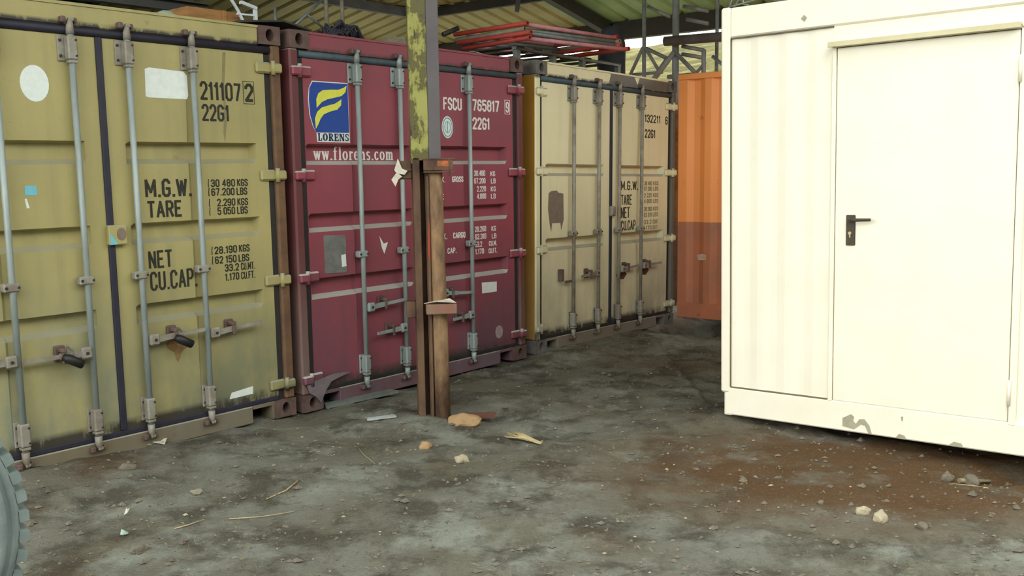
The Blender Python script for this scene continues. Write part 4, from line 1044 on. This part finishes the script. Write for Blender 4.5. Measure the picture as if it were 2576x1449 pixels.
# ================================================================== LOOSE THINGS ON THE GROUND
def rock(name, label, cat, x_, y_, sx, sy, sz, mat, rz=0, seed=0, sink=.25):
    bm = bmesh.new(); bmesh.ops.create_icosphere(bm, subdivisions=3, radius=1)
    for v in bm.verts:
        n_ = v.co.normalized(); k_ = 1 + .28*noise.noise(n_*1.3 + Vector((seed,0,0))) + .10*noise.noise(n_*4 + Vector((0,seed,0)))
        v.co = Vector((n_.x*k_*sx, n_.y*k_*sy, n_.z*k_*sz))
        v.co.z = max(v.co.z, -sz*.6)
    me = bpy.data.meshes.new(name); bm.to_mesh(me); bm.free(); me.materials.append(mat)
    o = bpy.data.objects.new(name, me); COL.objects.link(o)
    o.location = (x_, y_, gz(x_, y_) + sz*(.6-sink)); o.rotation_euler = (0,0,rz)
    return tag(o, label, cat)
M['stone_tan'] = plain('tan_stone', (172,140,100), (146,120,88), 10, .7, .9, bump=.4)
M['stone_pale'] = plain('pale_stone', (176,164,138), (150,136,112), 14, .7, .9, bump=.4)
M['stone_grey'] = plain('grey_clod', (118,110,96), (92,84,70), 14, .8, .95, bump=.5)
rock('stone', 'large flat tan stone at the right foot of the steel post', 'stone', -.335, 6.13, .115, .075, .05, M['stone_tan'], -.2, 1)
rock('stone', 'small tan stone left of the pale broken one in front of the post', 'stone', -.535, 5.57, .036, .034, .032, M['stone_tan'], .4, 2)
rock('stone', 'small pale broken stone in front of the post', 'stone', -.305, 5.34, .042, .03, .028, M['stone_pale'], .2, 3)
rock('stone', 'grey clod against the leftmost lock rod of the yellow container', 'stone', -2.73, 5.13, .075, .06, .055, M['stone_grey'], .2, 4)
rock('stone', 'round pale clod on the bare ground near the wheel', 'stone', -1.66, 4.02, .032, .028, .024, M['stone_grey'], .2, 5)
rock('stone', 'flat grey stone in front of the yellow container sill', 'stone', -2.15, 5.13, .05, .03, .022, M['stone_grey'], .2, 9)
for i, (x_, y_, sx, lb) in enumerate(((1.66,4.37,.035,'cream chip standing highest in the rubble before the cabin'), (1.71,4.29,.045,'cream angular chip leaning in the rubble before the cabin'), (2.47,4.97,.05,'dark clod under the lower edge of the cabin, beside the twig'), (2.36,5.02,.035,'grey lump under the cabin edge, left of the dark clod'),
        (1.50,4.50,.02,'small round pebble left of the cream chips'), (1.86,4.18,.03,'flat grey pebble right of the cream chips'))):
    rock('stone', lb, 'stone', x_, y_, sx, sx*.7, sx*.75, M['stone_pale'] if i < 2 else M['stone_grey'], i, 10+i)
def plank(name, label, cat, x_, y_, l, w, h, rz, mat, ry=0.0):
    mb = MB(); mb.add([(-l/2,-w/2,0),(l/2,-w*.35,0),(l/2*.93,w/2,0),(-l/2*.9,w*.45,0),(-l/2,-w/2,h),(l/2,-w*.35,h),(l/2*.93,w/2,h),(-l/2*.9,w*.45,h)], [(3,2,1,0),(4,5,6,7),(0,1,5,4),(1,2,6,5),(2,3,7,6),(3,0,4,7)])
    o = mb.build(name, mat); o.location = (x_, y_, max(gz(x_, y_), gz(x_-.1, y_), gz(x_+.1, y_)) + .002); o.rotation_euler = (0, ry, rz); return tag(o, label, cat)
M['lath'] = plain('pale_lath', (176,184,180), (140,146,140), 10, .7, .8)
plank('lath', 'short pale lath lying left of the steel post', 'board', -.89, 6.24, .20, .05, .012, .28, M['lath'], -.03)
plank('plank', 'long grey plank lying along the sill of the maroon container', 'board', -1.11, 6.76, .60, .10, .02, .66, plain('dusty_plank', (110,116,110), (92,96,90), 8, .7, .9), -.03)
plank('brick_fragment', 'dark reddish fragment behind the tan stone at the post', 'fragment', -.22, 6.28, .20, .06, .03, .05, plain('dark_red_fragment', (110,74,58), (90,64,52), 10, .7, .9))
def gscrap(label, x_, y_, r_, mat, seed, cat='paper', name='paper_scrap', st=(1,1)):
    q = random.Random(seed); pts = []
    for i in range(7):
        a_ = 2*math.pi*i/7; rr_ = r_*q.uniform(.5, 1.1); px, py = x_+rr_*st[0]*math.cos(a_), y_+rr_*st[1]*math.sin(a_)
        pts.append((px, py, gz(px, py)+.006+q.uniform(0,.025)))
    return scrap(name, label, cat, pts, mat)
gscrap('torn white paper against the sill of the yellow container', -2.17, 5.66, .085, M['paper'], 1, st=(1,.7))
gscrap('white shred of paper under the second lock rod of the yellow container', -2.33, 5.50, .05, M['paper'], 2, st=(1,.5))
gscrap('folded white paper shred on the dark earth near the wheel', -1.885, 4.46, .03, M['paper'], 3, st=(.5,1))
gscrap('greenish white bottle-top sized scrap left of the straw', -1.80, 4.22, .022, M['cloth'], 4)
gscrap('pale leaf scrap on the ground before the yellow container', -1.66, 4.80, .035, M['wood_grey'], 5, 'leaf', 'leaf', (1,.5))
# frayed straw bundle
sb = empty('straw_bundle', (.07, 5.73, gz(.07, 5.73)), math.radians(-42)); tag(sb, 'frayed pale straw bundle lying right of the tan stone', 'straw')
M['straw'] = plain('pale_straw', (190,172,130), (160,140,100), 20, .7, .8)
rs = random.Random(5)
for i in range(26):
    y_ = rs.uniform(-.03,.03); a_ = rs.uniform(-.18,.18); l = rs.uniform(.10,.19)
    mb = MB(); mb.tube([(-.03-l*.6, y_*1.5+a_*.06, .012+rs.uniform(0,.03)), (0, y_*.8, .018+rs.uniform(0,.015)), (l*.7, y_*.5, .012)], [.002,.0055,.005], 5); mb.build('straw_stalk', M['straw'], sb)
def stick(label, p, q, r_, mat, bend=.01):
    mid = ((p[0]+q[0])/2+bend, (p[1]+q[1])/2)
    pts = [Vector((a_[0], a_[1], gz(*a_)+r_+.003)) for a_ in (p, mid, q)]
    mb = MB(); mb.tube(pts, [r_, r_*.9, r_*.6], 6); return tag(mb.build('twig', mat), label, 'twig')
M['twig'] = plain('dry_twig', (150,140,112), (116,104,80), 20, .7, .9)
stick('pale bent twig on the ground between the wheel and the post', (-1.16,4.92), (-1.27,4.70), 0.0039, M['straw'], .02)
stick('thin straight twig pointing at the post in the middle ground', (-.95,5.62), (-.80,5.30), 0.0033, M['twig'], -.01)
stick('pale stalk lying flat nearest the bottom edge left of centre', (-1.38,4.42), (-1.08,4.50), 0.0026, M['straw'], .0)
stick('short stick lying beneath the right end of the cabin edge', (2.33,4.90), (2.42,4.70), 0.0039, M['straw'], .015)
stick('thick brown stick under the cabin edge at the far right', (2.40,4.97), (2.60,5.03), .014, M['twig'], .0)
stick('bent pale stalk on the earth left of the wheel-side clod', (-1.60,4.30), (-1.50,4.42), 0.0033, M['straw'], .0)
# uncountable litter
M['litter'] = plain('dull_straw', (140,132,108), (110,100,78), 20, .7, .9)
rs = random.Random(11)
mb = MB()
for i in range(1500):
    y_ = 3.5 + 5.5*rs.random()**1.3; x_ = rs.uniform(-.62, .60)*y_ + rs.uniform(-.3,.3)
    if (Vector((x_, y_, 0))-Vector((1.366,6.117,0))).dot(D2) > .05 and x_ > 1.3: continue
    l = rs.uniform(.008, .035); a_ = rs.uniform(0, 6.28); w = rs.uniform(.0005,.0012)
    z_ = gz(x_, y_)+.003; dx, dy = math.cos(a_)*l, math.sin(a_)*l; nx_, ny_ = -math.sin(a_)*w, math.cos(a_)*w; up_ = rs.uniform(0,.012)
    mb.add([(x_-nx_, y_-ny_, z_), (x_+nx_, y_+ny_, z_), (x_+dx, y_+dy, gz(x_+dx, y_+dy)+.003+up_), (x_+dx*.5, y_+dy*.5, z_+.006+up_)], [(0,1,3),(1,2,3),(2,0,3),(0,2,1)])
tag(mb.build('straw_litter', M['litter'], fix=False), 'loose bits of straw scattered over the earth floor', 'straw', kind='stuff')
for nm, mt_, cnt, lo_, hi_, sd_, lb in (('gravel', M['stone_grey'], 2600, .004, .016, 21, 'small dark clods and gravel scattered over the earth floor'), ('pale_chippings', M['stone_pale'], 420, .003, .009, 22, 'tiny pale stone chips scattered over the earth floor')):
    rs = random.Random(sd_); mb = MB()
    for i in range(cnt):
        y_ = 3.5 + 6.0*rs.random()**1.3; x_ = rs.uniform(-.62, .60)*y_ + rs.uniform(-.3,.3)
        r_ = rs.uniform(lo_, hi_)*(1 if rs.random() < .85 else 1.8); z_ = gz(x_, y_)
        vs = [(x_+r_*rs.uniform(.6,1.2)*a, y_+r_*rs.uniform(.6,1.2)*b, z_+r_*rs.uniform(.4,.8)*c) for a,b,c in ((1,0,.2),(0,1,.3),(-1,0,.2),(0,-1,.3),(.1,.1,1.2),(0,0,-.6))]
        mb.add(vs, [(0,1,4),(1,2,4),(2,3,4),(3,0,4),(1,0,5),(2,1,5),(3,2,5),(0,3,5)])
    tag(mb.build(nm, mt_, fix=False), lb, 'gravel', kind='stuff')
